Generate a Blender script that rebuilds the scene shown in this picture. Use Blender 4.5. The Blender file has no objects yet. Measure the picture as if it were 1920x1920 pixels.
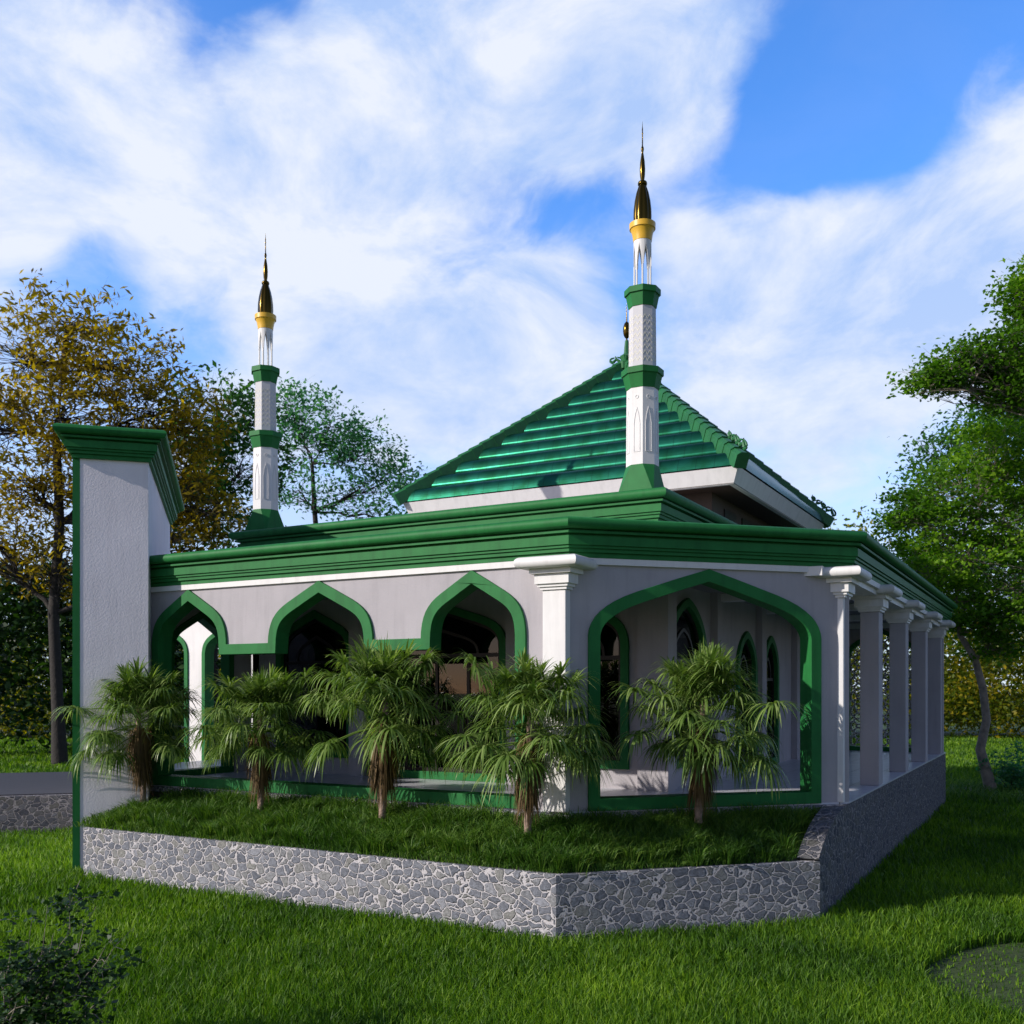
import bpy, math, random
import numpy as np
from mathutils import Vector, Matrix
from mathutils.geometry import tessellate_polygon
random.seed(7); R=math.radians; S2=math.sqrt(.5)
sc=bpy.context.scene
# ------------------------------------------------------------------ camera
cd=bpy.data.cameras.new('camera'); cam=bpy.data.objects.new('camera',cd); sc.collection.objects.link(cam)
cam.location=(0,0,3.5); cam.rotation_euler=(R(90),0,math.atan2(.486,.874))
cd.sensor_width=36; cd.lens=35.0; cd.shift_y=.1745; cd.clip_end=3000; cd.clip_start=.1
cd.dof.use_dof=True; cd.dof.focus_distance=14; cd.dof.aperture_fstop=2.4
sc.camera=cam
FX,FY,RX,RY=-.486,.874,.874,.486
def W(px,py,d):            # point seen at a photo pixel at depth d
    l=(px-960)/1867*d
    return Vector((FX*d+RX*l,FY*d+RY*l,3.5+(1295-py)*d/1867))
def skydir(px,py): return (W(px,py,1)-Vector((0,0,3.5))).normalized()
# ------------------------------------------------------------------ light
SUN_EL=25.0; SUN_AZ=50.5      # the sun stands behind and to the left; light travels towards SUN_AZ
trav=Vector((math.cos(R(SUN_AZ))*math.cos(R(SUN_EL)),math.sin(R(SUN_AZ))*math.cos(R(SUN_EL)),-math.sin(R(SUN_EL))))
sl=bpy.data.lights.new('sun','SUN'); sun=bpy.data.objects.new('sun',sl); sc.collection.objects.link(sun)
sl.energy=4.6; sl.angle=R(.5); sl.color=(1,.94,.86)
sun.rotation_euler=trav.to_track_quat('-Z','Y').to_euler()
world=bpy.data.worlds.new('World'); sc.world=world; world.use_nodes=True
nt=world.node_tree; nt.nodes.clear()
def build_world():
    N=nt.nodes.new; L=nt.links.new
    out=N('ShaderNodeOutputWorld'); bg=N('ShaderNodeBackground'); L(bg.outputs[0],out.inputs[0])
    sky=N('ShaderNodeTexSky'); sky.sky_type='NISHITA'; sky.sun_disc=False
    sky.sun_elevation=R(SUN_EL); sky.sun_rotation=math.atan2(-trav.x,-trav.y)
    sky.air_density=1.0; sky.dust_density=.4; sky.ozone_density=3.5
    tc=N('ShaderNodeTexCoord')
    def math_(op,a,b=None,clamp=False):
        m=N('ShaderNodeMath'); m.operation=op; m.use_clamp=clamp
        for i,v in enumerate((a,b)):
            if v is None: continue
            if isinstance(v,(int,float)): m.inputs[i].default_value=v
            else: L(v,m.inputs[i])
        return m.outputs[0]
    def noise(scale,detail,rough,vec,dist=0):
        n=N('ShaderNodeTexNoise'); n.inputs['Scale'].default_value=scale; n.inputs['Detail'].default_value=detail
        n.inputs['Roughness'].default_value=rough; n.inputs['Distortion'].default_value=dist; L(vec,n.inputs['Vector']); return n.outputs[0]
    mp=N('ShaderNodeMapping'); mp.inputs['Scale'].default_value=(1,1,1.7); mp.inputs['Location'].default_value=(3.1,1.7,.4)
    L(tc.outputs['Generated'],mp.inputs[0])
    base=noise(4.2,10,.55,mp.outputs[0],.3)
    wisp=noise(8.5,9,.6,mp.outputs[0],.5)
    tot=math_('ADD',base,math_('MULTIPLY',math_('SUBTRACT',wisp,.5),.95))
    # cloud banks and clear gaps standing in given directions
    for px,py,rad,amp in LOBES:
        d=N('ShaderNodeVectorMath'); d.operation='DOT_PRODUCT'; L(tc.outputs['Generated'],d.inputs[0]); d.inputs[1].default_value=skydir(px,py)
        r=N('ShaderNodeMapRange'); r.interpolation_type='SMOOTHERSTEP'
        r.inputs[1].default_value=math.cos(rad); r.inputs[2].default_value=1; r.inputs[3].default_value=0; r.inputs[4].default_value=amp
        L(d.outputs['Value'],r.inputs[0]); tot=math_('ADD',tot,r.outputs[0])
    cr=N('ShaderNodeMapRange'); cr.interpolation_type='SMOOTHSTEP'; cr.inputs[1].default_value=.26; cr.inputs[2].default_value=.82; cr.inputs[3].default_value=.05; cr.inputs[4].default_value=1
    L(tot,cr.inputs[0])
    # sky colour: Nishita, pushed to the clear saturated blue
    hs=N('ShaderNodeHueSaturation'); hs.inputs['Saturation'].default_value=1.22; hs.inputs['Value'].default_value=SKYV
    L(sky.outputs[0],hs.inputs['Color'])
    tint=N('ShaderNodeVectorMath'); tint.operation='MULTIPLY'; L(hs.outputs[0],tint.inputs[0]); tint.inputs[1].default_value=(1.0,1.12,1.4)
    # cloud colour : white with faint blue underside
    cn=noise(5.5,8,.62,mp.outputs[0],.4)
    cc=N('ShaderNodeValToRGB'); cc.color_ramp.elements[0].position=.38; cc.color_ramp.elements[0].color=(.46*CLV,.64*CLV,1.02*CLV,1)
    cc.color_ramp.elements[1].position=.60; cc.color_ramp.elements[1].color=(.90*CLV,.95*CLV,1.06*CLV,1); L(cn,cc.inputs[0])
    mx=N('ShaderNodeMix'); mx.data_type='RGBA'; L(math_('MULTIPLY',cr.outputs[0],.97),mx.inputs[0]); L(tint.outputs[0],mx.inputs[6]); L(cc.outputs[0],mx.inputs[7])
    # haze towards the horizon
    sx=N('ShaderNodeSeparateXYZ'); L(tc.outputs['Generated'],sx.inputs[0])
    hz=N('ShaderNodeMapRange'); hz.interpolation_type='SMOOTHSTEP'; hz.inputs[1].default_value=0; hz.inputs[2].default_value=.46; hz.inputs[3].default_value=.7; hz.inputs[4].default_value=0
    L(sx.outputs[2],hz.inputs[0])
    m2=N('ShaderNodeMix'); m2.data_type='RGBA'; L(hz.outputs[0],m2.inputs[0]); L(mx.outputs[2],m2.inputs[6]); m2.inputs[7].default_value=(.72*CLV,.84*CLV,1.06*CLV,1)
    # the cloud field stands ahead; unseen sky overhead and behind dimmed to deepen shade
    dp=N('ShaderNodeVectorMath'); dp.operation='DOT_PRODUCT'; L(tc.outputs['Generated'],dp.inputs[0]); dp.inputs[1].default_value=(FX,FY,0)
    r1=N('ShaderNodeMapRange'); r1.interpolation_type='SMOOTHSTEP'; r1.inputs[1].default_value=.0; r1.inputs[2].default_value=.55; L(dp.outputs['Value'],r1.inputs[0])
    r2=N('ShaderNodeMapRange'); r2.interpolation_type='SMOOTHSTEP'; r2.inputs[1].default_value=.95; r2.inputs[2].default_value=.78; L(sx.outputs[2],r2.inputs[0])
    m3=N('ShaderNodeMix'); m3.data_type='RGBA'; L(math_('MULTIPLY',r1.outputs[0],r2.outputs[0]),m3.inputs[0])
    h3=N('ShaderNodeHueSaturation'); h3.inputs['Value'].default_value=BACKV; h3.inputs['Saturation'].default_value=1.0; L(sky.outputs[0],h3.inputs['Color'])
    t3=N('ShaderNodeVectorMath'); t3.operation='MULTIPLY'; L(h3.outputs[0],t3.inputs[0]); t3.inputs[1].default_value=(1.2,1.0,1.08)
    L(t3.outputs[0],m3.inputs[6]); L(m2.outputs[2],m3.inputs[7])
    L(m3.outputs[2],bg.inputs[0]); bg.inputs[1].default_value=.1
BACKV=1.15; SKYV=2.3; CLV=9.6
LOBES=[(x,y,r,.26) for x,y,r in ((40,130,.11),(220,190,.12),(420,260,.13),(620,330,.12),(330,360,.10),(760,260,.11),(60,330,.07),(30,420,.05),(720,110,.10),(880,160,.10),(1020,70,.11),(1150,140,.11),
 (1270,180,.08),(1330,90,.09),(1050,230,.07),(1860,220,.07),(1830,350,.11),(1900,480,.12),(1650,440,.10),(1500,470,.09),(1290,480,.05),(620,590,.11),(760,660,.12),(540,690,.10),(1000,620,.10),(920,720,.12),(1550,620,.16),(1750,600,.14),(1350,660,.11),(480,110,.05))]+[(x,y,r,a) for x,y,r,a in (
 (300,40,.10,-.13),(480,30,.08,-.12),(870,60,.04,-.22),(1390,280,.09,-.16),(1480,190,.08,-.14),(1580,120,.11,-.18),(1720,50,.17,-.26),(1800,100,.10,-.2),(1600,270,.10,-.12),(1480,330,.08,-.12),(1000,400,.15,-.01),(740,510,.09,-.10),(130,500,.10,-.07),(300,520,.09,-.06),(1150,560,.06,-.10))]
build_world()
vs=sc.view_settings; vs.view_transform='Standard'; vs.look='None'; vs.gamma=1; vs.exposure=0; vs.use_curve_mapping=False
sc.cycles.max_bounces=8; sc.cycles.transparent_max_bounces=16
# ------------------------------------------------------------------ helpers
C=sc.collection
def tag(o,label=None,cat=None,group=None,kind=None):
    if label: o['label']=label
    if cat: o['category']=cat
    if group: o['group']=group
    if kind: o['kind']=kind
    return o
def empty(name,loc,label,cat,group=None):
    o=bpy.data.objects.new(name,None); C.objects.link(o); o.location=loc; o.empty_display_size=.3
    return tag(o,label,cat,group)
def link(name,me,parent):
    o=bpy.data.objects.new(name,me); C.objects.link(o)
    if parent is not None:
        o.parent=parent
        bpy.context.view_layer.update() if False else None
        p=parent; off=Vector((0,0,0)); 
        while p is not None: off+=Vector(p.location); p=p.parent
        o.location=-off
    return o
class MB:
    def __init__(s): s.v=[]; s.f=[]
    def add(s,v,f):
        b=len(s.v); s.v+= [tuple(x) for x in v]; s.f+=[tuple(b+i for i in q) for q in f]
    def box(s,x0,x1,y0,y1,z0,z1,fr=None):
        v=[Vector((x,y,z)) for z in (z0,z1) for y in (y0,y1) for x in (x0,x1)]
        if fr: v=[fr(*p) for p in v]
        s.add(v,[(0,2,3,1),(4,5,7,6),(0,1,5,4),(2,6,7,3),(0,4,6,2),(1,3,7,5)])
    def taper(s,cx,cy,z0,h0,z1,h1,n=4,rot=math.pi/4):   # n-gon frustum, h = apothem
        k=math.cos(math.pi/n)
        v=[(cx+h/k*math.cos(rot+2*math.pi*i/n),cy+h/k*math.sin(rot+2*math.pi*i/n),z) for z,h in ((z0,h0),(z1,h1)) for i in range(n)]
        f=[(i,(i+1)%n,n+(i+1)%n,n+i) for i in range(n)]+[tuple(range(n-1,-1,-1)),tuple(range(n,2*n))]
        s.add(v,f)
    def lathe(s,cx,cy,prof,n=24,rot=0,lob=0,nl=8):
        b=len(s.v)
        for r,z in prof:
            for i in range(n):
                a=rot+2*math.pi*i/n; rr=r*(1+lob*(abs(math.cos(a*nl/2))-.6)) if lob else r
                s.v.append((cx+rr*math.cos(a),cy+rr*math.sin(a),z))
        m=len(prof)
        for j in range(m-1):
            for i in range(n): s.f.append((b+j*n+i,b+j*n+(i+1)%n,b+(j+1)*n+(i+1)%n,b+(j+1)*n+i))
        s.f.append(tuple(b+i for i in range(n-1,-1,-1))); s.f.append(tuple(b+(m-1)*n+i for i in range(n)))
    def tube(s,pts,rads,n=6):
        b=len(s.v); m=len(pts); pts=[Vector(p) for p in pts]
        for j,p in enumerate(pts):
            t=(pts[min(j+1,m-1)]-pts[max(j-1,0)]).normalized()
            a=t.cross(Vector((0,0,1)));  a=t.cross(Vector((1,0,0))) if a.length<.05 else a
            a.normalize(); c=t.cross(a)
            for i in range(n):
                w=2*math.pi*i/n; s.v.append(tuple(p+(a*math.cos(w)+c*math.sin(w))*rads[j]))
        for j in range(m-1):
            for i in range(n): s.f.append((b+j*n+i,b+j*n+(i+1)%n,b+(j+1)*n+(i+1)%n,b+(j+1)*n+i))
        s.f.append(tuple(b+i for i in range(n-1,-1,-1))); s.f.append(tuple(b+(m-1)*n+i for i in range(n)))
    def prism(s,loops,fr,n0,n1):   # polygon with holes in (u,z), extruded along the normal
        tri=tessellate_polygon([[Vector((u,z,0)) for u,z in l] for l in loops])
        flat=[p for l in loops for p in l]; k=len(flat); b=len(s.v)
        s.v+=[tuple(fr(u,n0,z)) for u,z in flat]+[tuple(fr(u,n1,z)) for u,z in flat]
        for t in tri:
            s.f.append((b+t[0],b+t[1],b+t[2])); s.f.append((b+k+t[2],b+k+t[1],b+k+t[0]))
        i0=0
        for l in loops:
            n=len(l)
            for i in range(n):
                j=(i+1)%n; s.f.append((b+i0+i,b+i0+j,b+k+i0+j,b+k+i0+i))
            i0+=n
    def sweep(s,path,prof,closed=False,flip=1):   # outward = right-hand side of travel
        n=len(path); P=[Vector(p) for p in path]; b=len(s.v); m=len(prof)
        for i in range(n):
            d=[]
            if closed or i>0: d.append((P[i]-P[i-1]).normalized())
            if closed or i<n-1: d.append((P[(i+1)%n]-P[i]).normalized())
            nn=[Vector((e.y,-e.x))*flip for e in d]
            mt=nn[0] if len(nn)==1 else (nn[0]+nn[1])/(1+nn[0].dot(nn[1]))
            for o,z in prof: s.v.append((P[i].x+mt.x*o,P[i].y+mt.y*o,z))
        for i in range(n if closed else n-1):
            k=(i+1)%n
            for j in range(m-1): s.f.append((b+i*m+j,b+k*m+j,b+k*m+j+1,b+i*m+j+1))
        if not closed:
            s.f.append(tuple(b+j for j in range(m))); s.f.append(tuple(b+(n-1)*m+j for j in range(m-1,-1,-1)))
    def build(s,name,mat,parent=None,smooth=False,bevel=0,sharp=40):
        me=bpy.data.meshes.new(name); me.from_pydata(s.v,[],s.f); me.update()
        import bmesh
        bm=bmesh.new(); bm.from_mesh(me); bmesh.ops.recalc_face_normals(bm,faces=bm.faces); bm.to_mesh(me); bm.free()
        me.materials.append(mat)
        if smooth:
            me.polygons.foreach_set('use_smooth',[True]*len(me.polygons)); me.set_sharp_from_angle(angle=R(sharp))
        o=link(name,me,parent)
        if bevel:
            m=o.modifiers.new('bevel','BEVEL'); m.width=bevel; m.segments=2; m.limit_method='ANGLE'
        return o
def frA(y0): return lambda u,n,z: Vector((u,y0-n,z))                 # facing -y ; n outward
def frC(x0): return lambda u,n,z: Vector((x0+n,u,z))                 # facing +x ; u=y
WB=Vector((-6.74,13.95))
def frB(u,n,z): return Vector((WB.x+u*S2+n*S2,WB.y+u*S2-n*S2,z))    # facing (+x,-y)
def offset(loop,d):
    n=len(loop); A=sum(loop[i][0]*loop[(i+1)%n][1]-loop[(i+1)%n][0]*loop[i][1] for i in range(n)); sg=1 if A>0 else -1
    out=[]
    for i in range(n):
        p=Vector(loop[i-1]);q=Vector(loop[i]);r=Vector(loop[(i+1)%n]); a=(q-p).normalized(); b=(r-q).normalized()
        na=Vector((-a.y,a.x))*sg; nb=Vector((-b.y,b.x))*sg
        m=(na+nb)/(1+na.dot(nb)); out.append(tuple(q+m*d))
    return out
OGEE=[(1,0),(.995,.10),(.974,.228),(.945,.32),(.905,.405),(.85,.48),(.782,.55),(.70,.612),(.603,.672),(.46,.75),(.32,.828),(.16,.914),(0,1)]
WIDE=[(1,0),(.993,.08),(.975,.17),(.945,.26),(.905,.34),(.85,.42),(.785,.495),(.70,.57),(.60,.642),(.48,.715),(.25,.856),(0,1)]
LANC=[(1,0),(.99,.12),(.96,.25),(.91,.37),(.84,.48),(.74,.6),(.6,.72),(.4,.85),(.2,.94),(0,1)]
def arch_pts(c,hw,zs,zp,prof):      # from right spring over the peak to the left spring
    r=[(c+x*hw,zs+t*(zp-zs)) for x,t in prof]; l=[(c-x*hw,zs+t*(zp-zs)) for x,t in prof[::-1][1:]]
    return r+l
def arch_loop(c,hw,z0,zs,zp,prof): return [(c-hw,z0),(c+hw,z0)]+arch_pts(c,hw,zs,zp,prof)
# ------------------------------------------------------------------ materials
def mat(name,col,rough=.7,**k):
    m=bpy.data.materials.new(name); m.use_nodes=True; t=m.node_tree; b=t.nodes['Principled BSDF']
    b.inputs['Base Color'].default_value=(*col,1); b.inputs['Roughness'].default_value=rough
    if 'metal' in k: b.inputs['Metallic'].default_value=k['metal']
    if 'spec' in k: b.inputs['Specular IOR Level'].default_value=k['spec']
    N=t.nodes.new; L=t.links.new
    tc=N('ShaderNodeTexCoord').outputs['Object']
    if k.get('var'):     # soft stains
        n=N('ShaderNodeTexNoise'); n.inputs['Scale'].default_value=k.get('vs',1.3); n.inputs['Detail'].default_value=7; n.inputs['Roughness'].default_value=.62; L(tc,n.inputs[0])
        r=N('ShaderNodeMapRange'); r.inputs[1].default_value=.3; r.inputs[2].default_value=.7; r.inputs[3].default_value=1-k['var']; r.inputs[4].default_value=1+k['var']*.5; L(n.outputs[0],r.inputs[0])
        mx=N('ShaderNodeVectorMath'); mx.operation='SCALE'; mx.inputs[0].default_value=col; L(r.outputs[0],mx.inputs['Scale']); L(mx.outputs[0],b.inputs['Base Color'])
    if k.get('streak'):
        mp=N('ShaderNodeMapping'); mp.inputs['Scale'].default_value=(5,5,.45); L(tc,mp.inputs[0])
        n=N('ShaderNodeTexNoise'); n.inputs['Scale'].default_value=1.2; n.inputs['Detail'].default_value=6; n.inputs['Roughness'].default_value=.65; L(mp.outputs[0],n.inputs[0])
        r=N('ShaderNodeMapRange'); r.inputs[1].default_value=.48; r.inputs[2].default_value=.8; r.inputs[3].default_value=1; r.inputs[4].default_value=1-k['streak']; L(n.outputs[0],r.inputs[0])
        src=b.inputs['Base Color'].links[0].from_socket
        m2=N('ShaderNodeVectorMath'); m2.operation='SCALE'; L(src,m2.inputs[0]); L(r.outputs[0],m2.inputs['Scale']); L(m2.outputs[0],b.inputs['Base Color'])
    if k.get('bump'):
        n=N('ShaderNodeTexNoise'); n.inputs['Scale'].default_value=k.get('bs',60); n.inputs['Detail'].default_value=4; L(tc,n.inputs[0])
        bp=N('ShaderNodeBump'); bp.inputs['Strength'].default_value=k['bump']; bp.inputs['Distance'].default_value=k.get('bd',.01); L(n.outputs[0],bp.inputs['Height']); L(bp.outputs[0],b.inputs['Normal'])
    return m
M={}
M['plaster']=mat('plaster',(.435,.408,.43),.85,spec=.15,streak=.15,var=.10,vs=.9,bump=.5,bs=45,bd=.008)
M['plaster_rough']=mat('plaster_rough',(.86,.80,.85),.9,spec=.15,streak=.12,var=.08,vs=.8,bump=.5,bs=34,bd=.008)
M['white']=mat('white_paint',(.74,.72,.71),.6,streak=.15,var=.06,vs=2,bump=.15,bs=80,bd=.004)
M['green']=mat('green_paint',(.02,.165,.042),.55,var=.14,vs=3,bump=.15,bs=70,bd=.004,spec=.18,streak=.3)
M['dgreen']=mat('dark_green_paint',(.008,.06,.018),.55,var=.1,vs=2,bump=.1,spec=.2)
M['alu']=mat('dark_aluminium',(.02,.016,.016),.4,metal=.5)
M['ceil']=mat('ceiling_paint',(.22,.215,.22),.8,var=.05)
M['soffit']=mat('soffit_wood',(.05,.03,.018),.6,var=.2)
M['gold']=mat('yellow_gold_paint',(.75,.43,.03),.4,var=.05)
M['bronze']=mat('polished_bronze',(.08,.05,.007),.2,metal=.9)
M['bark']=mat('bark',(.032,.027,.024),.9,var=.35,vs=6,bump=.9,bs=14,bd=.03)
M['lbark']=mat('pale_bark',(.26,.22,.18),.9,var=.45,vs=5,bump=.9,bs=12,bd=.03)
M['palmbark']=mat('palm_bark',(.30,.21,.16),.9,var=.4,vs=14,bump=.9,bs=30,bd=.02)
M['soil']=mat('soil',(.02,.022,.01),.95,var=.4,vs=3,bump=.6,bs=12,bd=.03)
def mat_glass(name,tint):
    m=bpy.data.materials.new(name); m.use_nodes=True; t=m.node_tree; t.nodes.clear(); N=t.nodes.new; L=t.links.new
    o=N('ShaderNodeOutputMaterial'); mx=N('ShaderNodeMixShader'); f=N('ShaderNodeFresnel'); f.inputs[0].default_value=1.45
    tr=N('ShaderNodeBsdfTransparent'); tr.inputs[0].default_value=(*tint,1); g=N('ShaderNodeBsdfGlossy'); g.inputs['Roughness'].default_value=.02
    L(f.outputs[0],mx.inputs[0]); L(tr.outputs[0],mx.inputs[1]); L(g.outputs[0],mx.inputs[2]); L(mx.outputs[0],o.inputs[0]); return m
M['glass']=mat_glass('window_glass',(.27,.27,.28)); M['clear']=mat_glass('clear_glass',(.9,.92,.9))
def mat_stone(name,dark=1.0):
    m=bpy.data.materials.new(name); m.use_nodes=True; t=m.node_tree; b=t.nodes['Principled BSDF']; N=t.nodes.new; L=t.links.new
    b.inputs['Roughness'].default_value=.9; b.inputs['Specular IOR Level'].default_value=.12
    tc=N('ShaderNodeTexCoord').outputs['Object']
    wn=N('ShaderNodeTexNoise'); wn.inputs['Scale'].default_value=6; wn.inputs['Detail'].default_value=6; L(tc,wn.inputs[0])
    sb=N('ShaderNodeVectorMath'); sb.operation='SUBTRACT'; L(wn.outputs['Color'],sb.inputs[0]); sb.inputs[1].default_value=(.5,.5,.5)
    scl=N('ShaderNodeVectorMath'); scl.operation='SCALE'; scl.inputs['Scale'].default_value=.17; L(sb.outputs[0],scl.inputs[0])
    ad=N('ShaderNodeVectorMath'); ad.operation='ADD'; L(tc,ad.inputs[0]); L(scl.outputs[0],ad.inputs[1])
    mp=N('ShaderNodeMapping'); mp.inputs['Scale'].default_value=(1,1,1.35); L(ad.outputs[0],mp.inputs[0])
    v1=N('ShaderNodeTexVoronoi'); v1.feature='DISTANCE_TO_EDGE'; v1.inputs['Scale'].default_value=6.0; L(mp.outputs[0],v1.inputs['Vector'])
    v2=N('ShaderNodeTexVoronoi'); v2.feature='F1'; v2.inputs['Scale'].default_value=6.0; L(mp.outputs[0],v2.inputs['Vector'])
    sx=N('ShaderNodeSeparateColor'); L(v2.outputs['Color'],sx.inputs[0])
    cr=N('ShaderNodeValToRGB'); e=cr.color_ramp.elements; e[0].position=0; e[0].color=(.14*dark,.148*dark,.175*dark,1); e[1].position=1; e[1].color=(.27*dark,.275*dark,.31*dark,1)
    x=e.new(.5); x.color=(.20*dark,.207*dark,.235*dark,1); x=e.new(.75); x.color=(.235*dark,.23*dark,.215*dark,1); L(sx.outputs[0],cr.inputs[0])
    gn=N('ShaderNodeTexNoise'); gn.inputs['Scale'].default_value=22; gn.inputs['Detail'].default_value=8; gn.inputs['Roughness'].default_value=.7; L(mp.outputs[0],gn.inputs[0])
    gr=N('ShaderNodeMapRange'); gr.inputs[1].default_value=.3; gr.inputs[2].default_value=.7; gr.inputs[3].default_value=.5; gr.inputs[4].default_value=1.6; L(gn.outputs[0],gr.inputs[0])
    sc1=N('ShaderNodeVectorMath'); sc1.operation='SCALE'; L(cr.outputs[0],sc1.inputs[0]); L(gr.outputs[0],sc1.inputs['Scale'])
    er=N('ShaderNodeMapRange'); er.interpolation_type='SMOOTHSTEP'; er.inputs[1].default_value=.035; er.inputs[2].default_value=.07
    ea=N('ShaderNodeMath'); ea.operation='MULTIPLY_ADD'; L(gn.outputs[0],ea.inputs[0]); ea.inputs[1].default_value=-.07; L(v1.outputs['Distance'],ea.inputs[2])
    ea2=N('ShaderNodeMath'); ea2.operation='ADD'; L(ea.outputs[0],ea2.inputs[0]); ea2.inputs[1].default_value=.035; L(ea2.outputs[0],er.inputs[0])
    mx=N('ShaderNodeMix'); mx.data_type='RGBA'; L(er.outputs[0],mx.inputs[0]); mx.inputs[6].default_value=(.56*dark,.53*dark,.54*dark,1); L(sc1.outputs[0],mx.inputs[7]); L(mx.outputs[2],b.inputs['Base Color'])
    hh=N('ShaderNodeMapRange'); hh.interpolation_type='SMOOTHSTEP'; hh.inputs[1].default_value=.03; hh.inputs[2].default_value=.11; L(ea2.outputs[0],hh.inputs[0])
    h2=N('ShaderNodeMath'); h2.operation='MULTIPLY_ADD'; L(gn.outputs[0],h2.inputs[0]); h2.inputs[1].default_value=.55; L(hh.outputs[0],h2.inputs[2])
    bp=N('ShaderNodeBump'); bp.inputs['Strength'].default_value=.9; bp.inputs['Distance'].default_value=.032; L(h2.outputs[0],bp.inputs['Height']); L(bp.outputs[0],b.inputs['Normal'])
    return m
M['stone']=mat_stone('rubble_stone',.95); M['stone_dark']=mat_stone('rubble_stone_shaded_dark',.48)  # darker copy: shade put into the side wall's colour; terrace dark itself
def mat_tiles(name,col,size,rough=.35,axis=(1,1,1)):
    m=bpy.data.materials.new(name); m.use_nodes=True; t=m.node_tree; b=t.nodes['Principled BSDF']; N=t.nodes.new; L=t.links.new
    b.inputs['Roughness'].default_value=rough
    tc=N('ShaderNodeTexCoord').outputs['Object']
    br=N('ShaderNodeTexBrick'); br.offset=0; br.inputs['Scale'].default_value=1; br.inputs['Brick Width'].default_value=size; br.inputs['Row Height'].default_value=size
    br.inputs['Mortar Size'].default_value=.006; br.inputs['Mortar Smooth'].default_value=.1
    br.inputs['Color1'].default_value=(*col,1); br.inputs['Color2'].default_value=(col[0]*.9,col[1]*.9,col[2]*.93,1); br.inputs['Mortar'].default_value=(.05,.05,.055,1); L(tc,br.inputs[0])
    L(br.outputs[0],b.inputs['Base Color'])
    return m
M['tiles']=mat_tiles('floor_tiles',(.62,.62,.66),.62,.28)
M['paving']=mat_tiles('terrace_paving',(.022,.024,.034),.4,.9)
def mat_leaf(name,cols,trans=.35,rough=.5):
    m=bpy.data.materials.new(name); m.use_nodes=True; t=m.node_tree; b=t.nodes['Principled BSDF']; N=t.nodes.new; L=t.links.new
    b.inputs['Roughness'].default_value=rough; b.inputs['Specular IOR Level'].default_value=.3
    g=N('ShaderNodeNewGeometry'); cr=N('ShaderNodeValToRGB'); e=cr.color_ramp.elements
    while len(e)<len(cols): e.new(.5)
    for i,c in enumerate(cols): e[i].position=i/(len(cols)-1); e[i].color=(*c,1)
    tcn=N('ShaderNodeTexCoord'); nz=N('ShaderNodeTexNoise'); nz.inputs['Scale'].default_value=.35; nz.inputs['Detail'].default_value=3; L(tcn.outputs['Object'],nz.inputs[0])
    a=N('ShaderNodeMath'); a.operation='MULTIPLY_ADD'; L(g.outputs['Random Per Island'],a.inputs[0]); a.inputs[1].default_value=.55
    q=N('ShaderNodeMapRange'); q.inputs[1].default_value=.3; q.inputs[2].default_value=.7; q.inputs[3].default_value=0; q.inputs[4].default_value=.45; L(nz.outputs[0],q.inputs[0]); L(q.outputs[0],a.inputs[2])
    L(a.outputs[0],cr.inputs[0]); L(cr.outputs[0],b.inputs['Base Color'])
    tl=N('ShaderNodeBsdfTranslucent'); s=N('ShaderNodeVectorMath'); s.operation='MULTIPLY'; L(cr.outputs[0],s.inputs[0]); s.inputs[1].default_value=(1.5,1.7,.6); L(s.outputs[0],tl.inputs[0])
    mx=N('ShaderNodeMixShader'); mx.inputs[0].default_value=trans; L(b.outputs[0],mx.inputs[1]); L(tl.outputs[0],mx.inputs[2]); L(mx.outputs[0],t.nodes['Material Output'].inputs[0])
    return m
M['grass']=mat_leaf('lawn_grass',[(.012,.048,.002),(.065,.155,.006),(.25,.39,.018)],.35,.55)
M['bedgrass']=mat_leaf('bed_grass',[(.016,.055,.007),(.055,.14,.014),(.22,.33,.055)],.3,.55)
M['palm']=mat_leaf('palm_leaf',[(.04,.085,.02),(.14,.23,.045),(.46,.55,.20)],.3,.33)
M['dead']=mat_leaf('dry_palm_leaf',[(.05,.03,.012),(.13,.08,.03),(.25,.16,.07)],.15,.7)
M['leafY']=mat_leaf('autumn_leaf',[(.03,.035,.004),(.22,.15,.010),(.58,.38,.02)],.5)
M['leafG']=mat_leaf('green_leaf',[(.015,.06,.02),(.04,.13,.03),(.08,.20,.04)],.35)
M['leafR']=mat_leaf('fresh_green_leaf',[(.018,.055,.004),(.08,.20,.009),(.30,.48,.03)],.45)
M['leafT']=mat_leaf('bluish_leaf',[(.02,.09,.05),(.05,.19,.10),(.14,.36,.14)],.4)
M['leafD']=mat_leaf('dark_leaf',[(.006,.022,.004),(.014,.045,.008),(.04,.09,.014)],.25)
M['leafW']=mat_leaf('wood_leaf',[(.03,.06,.008),(.12,.16,.012),(.50,.34,.015)],.5)
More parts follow.
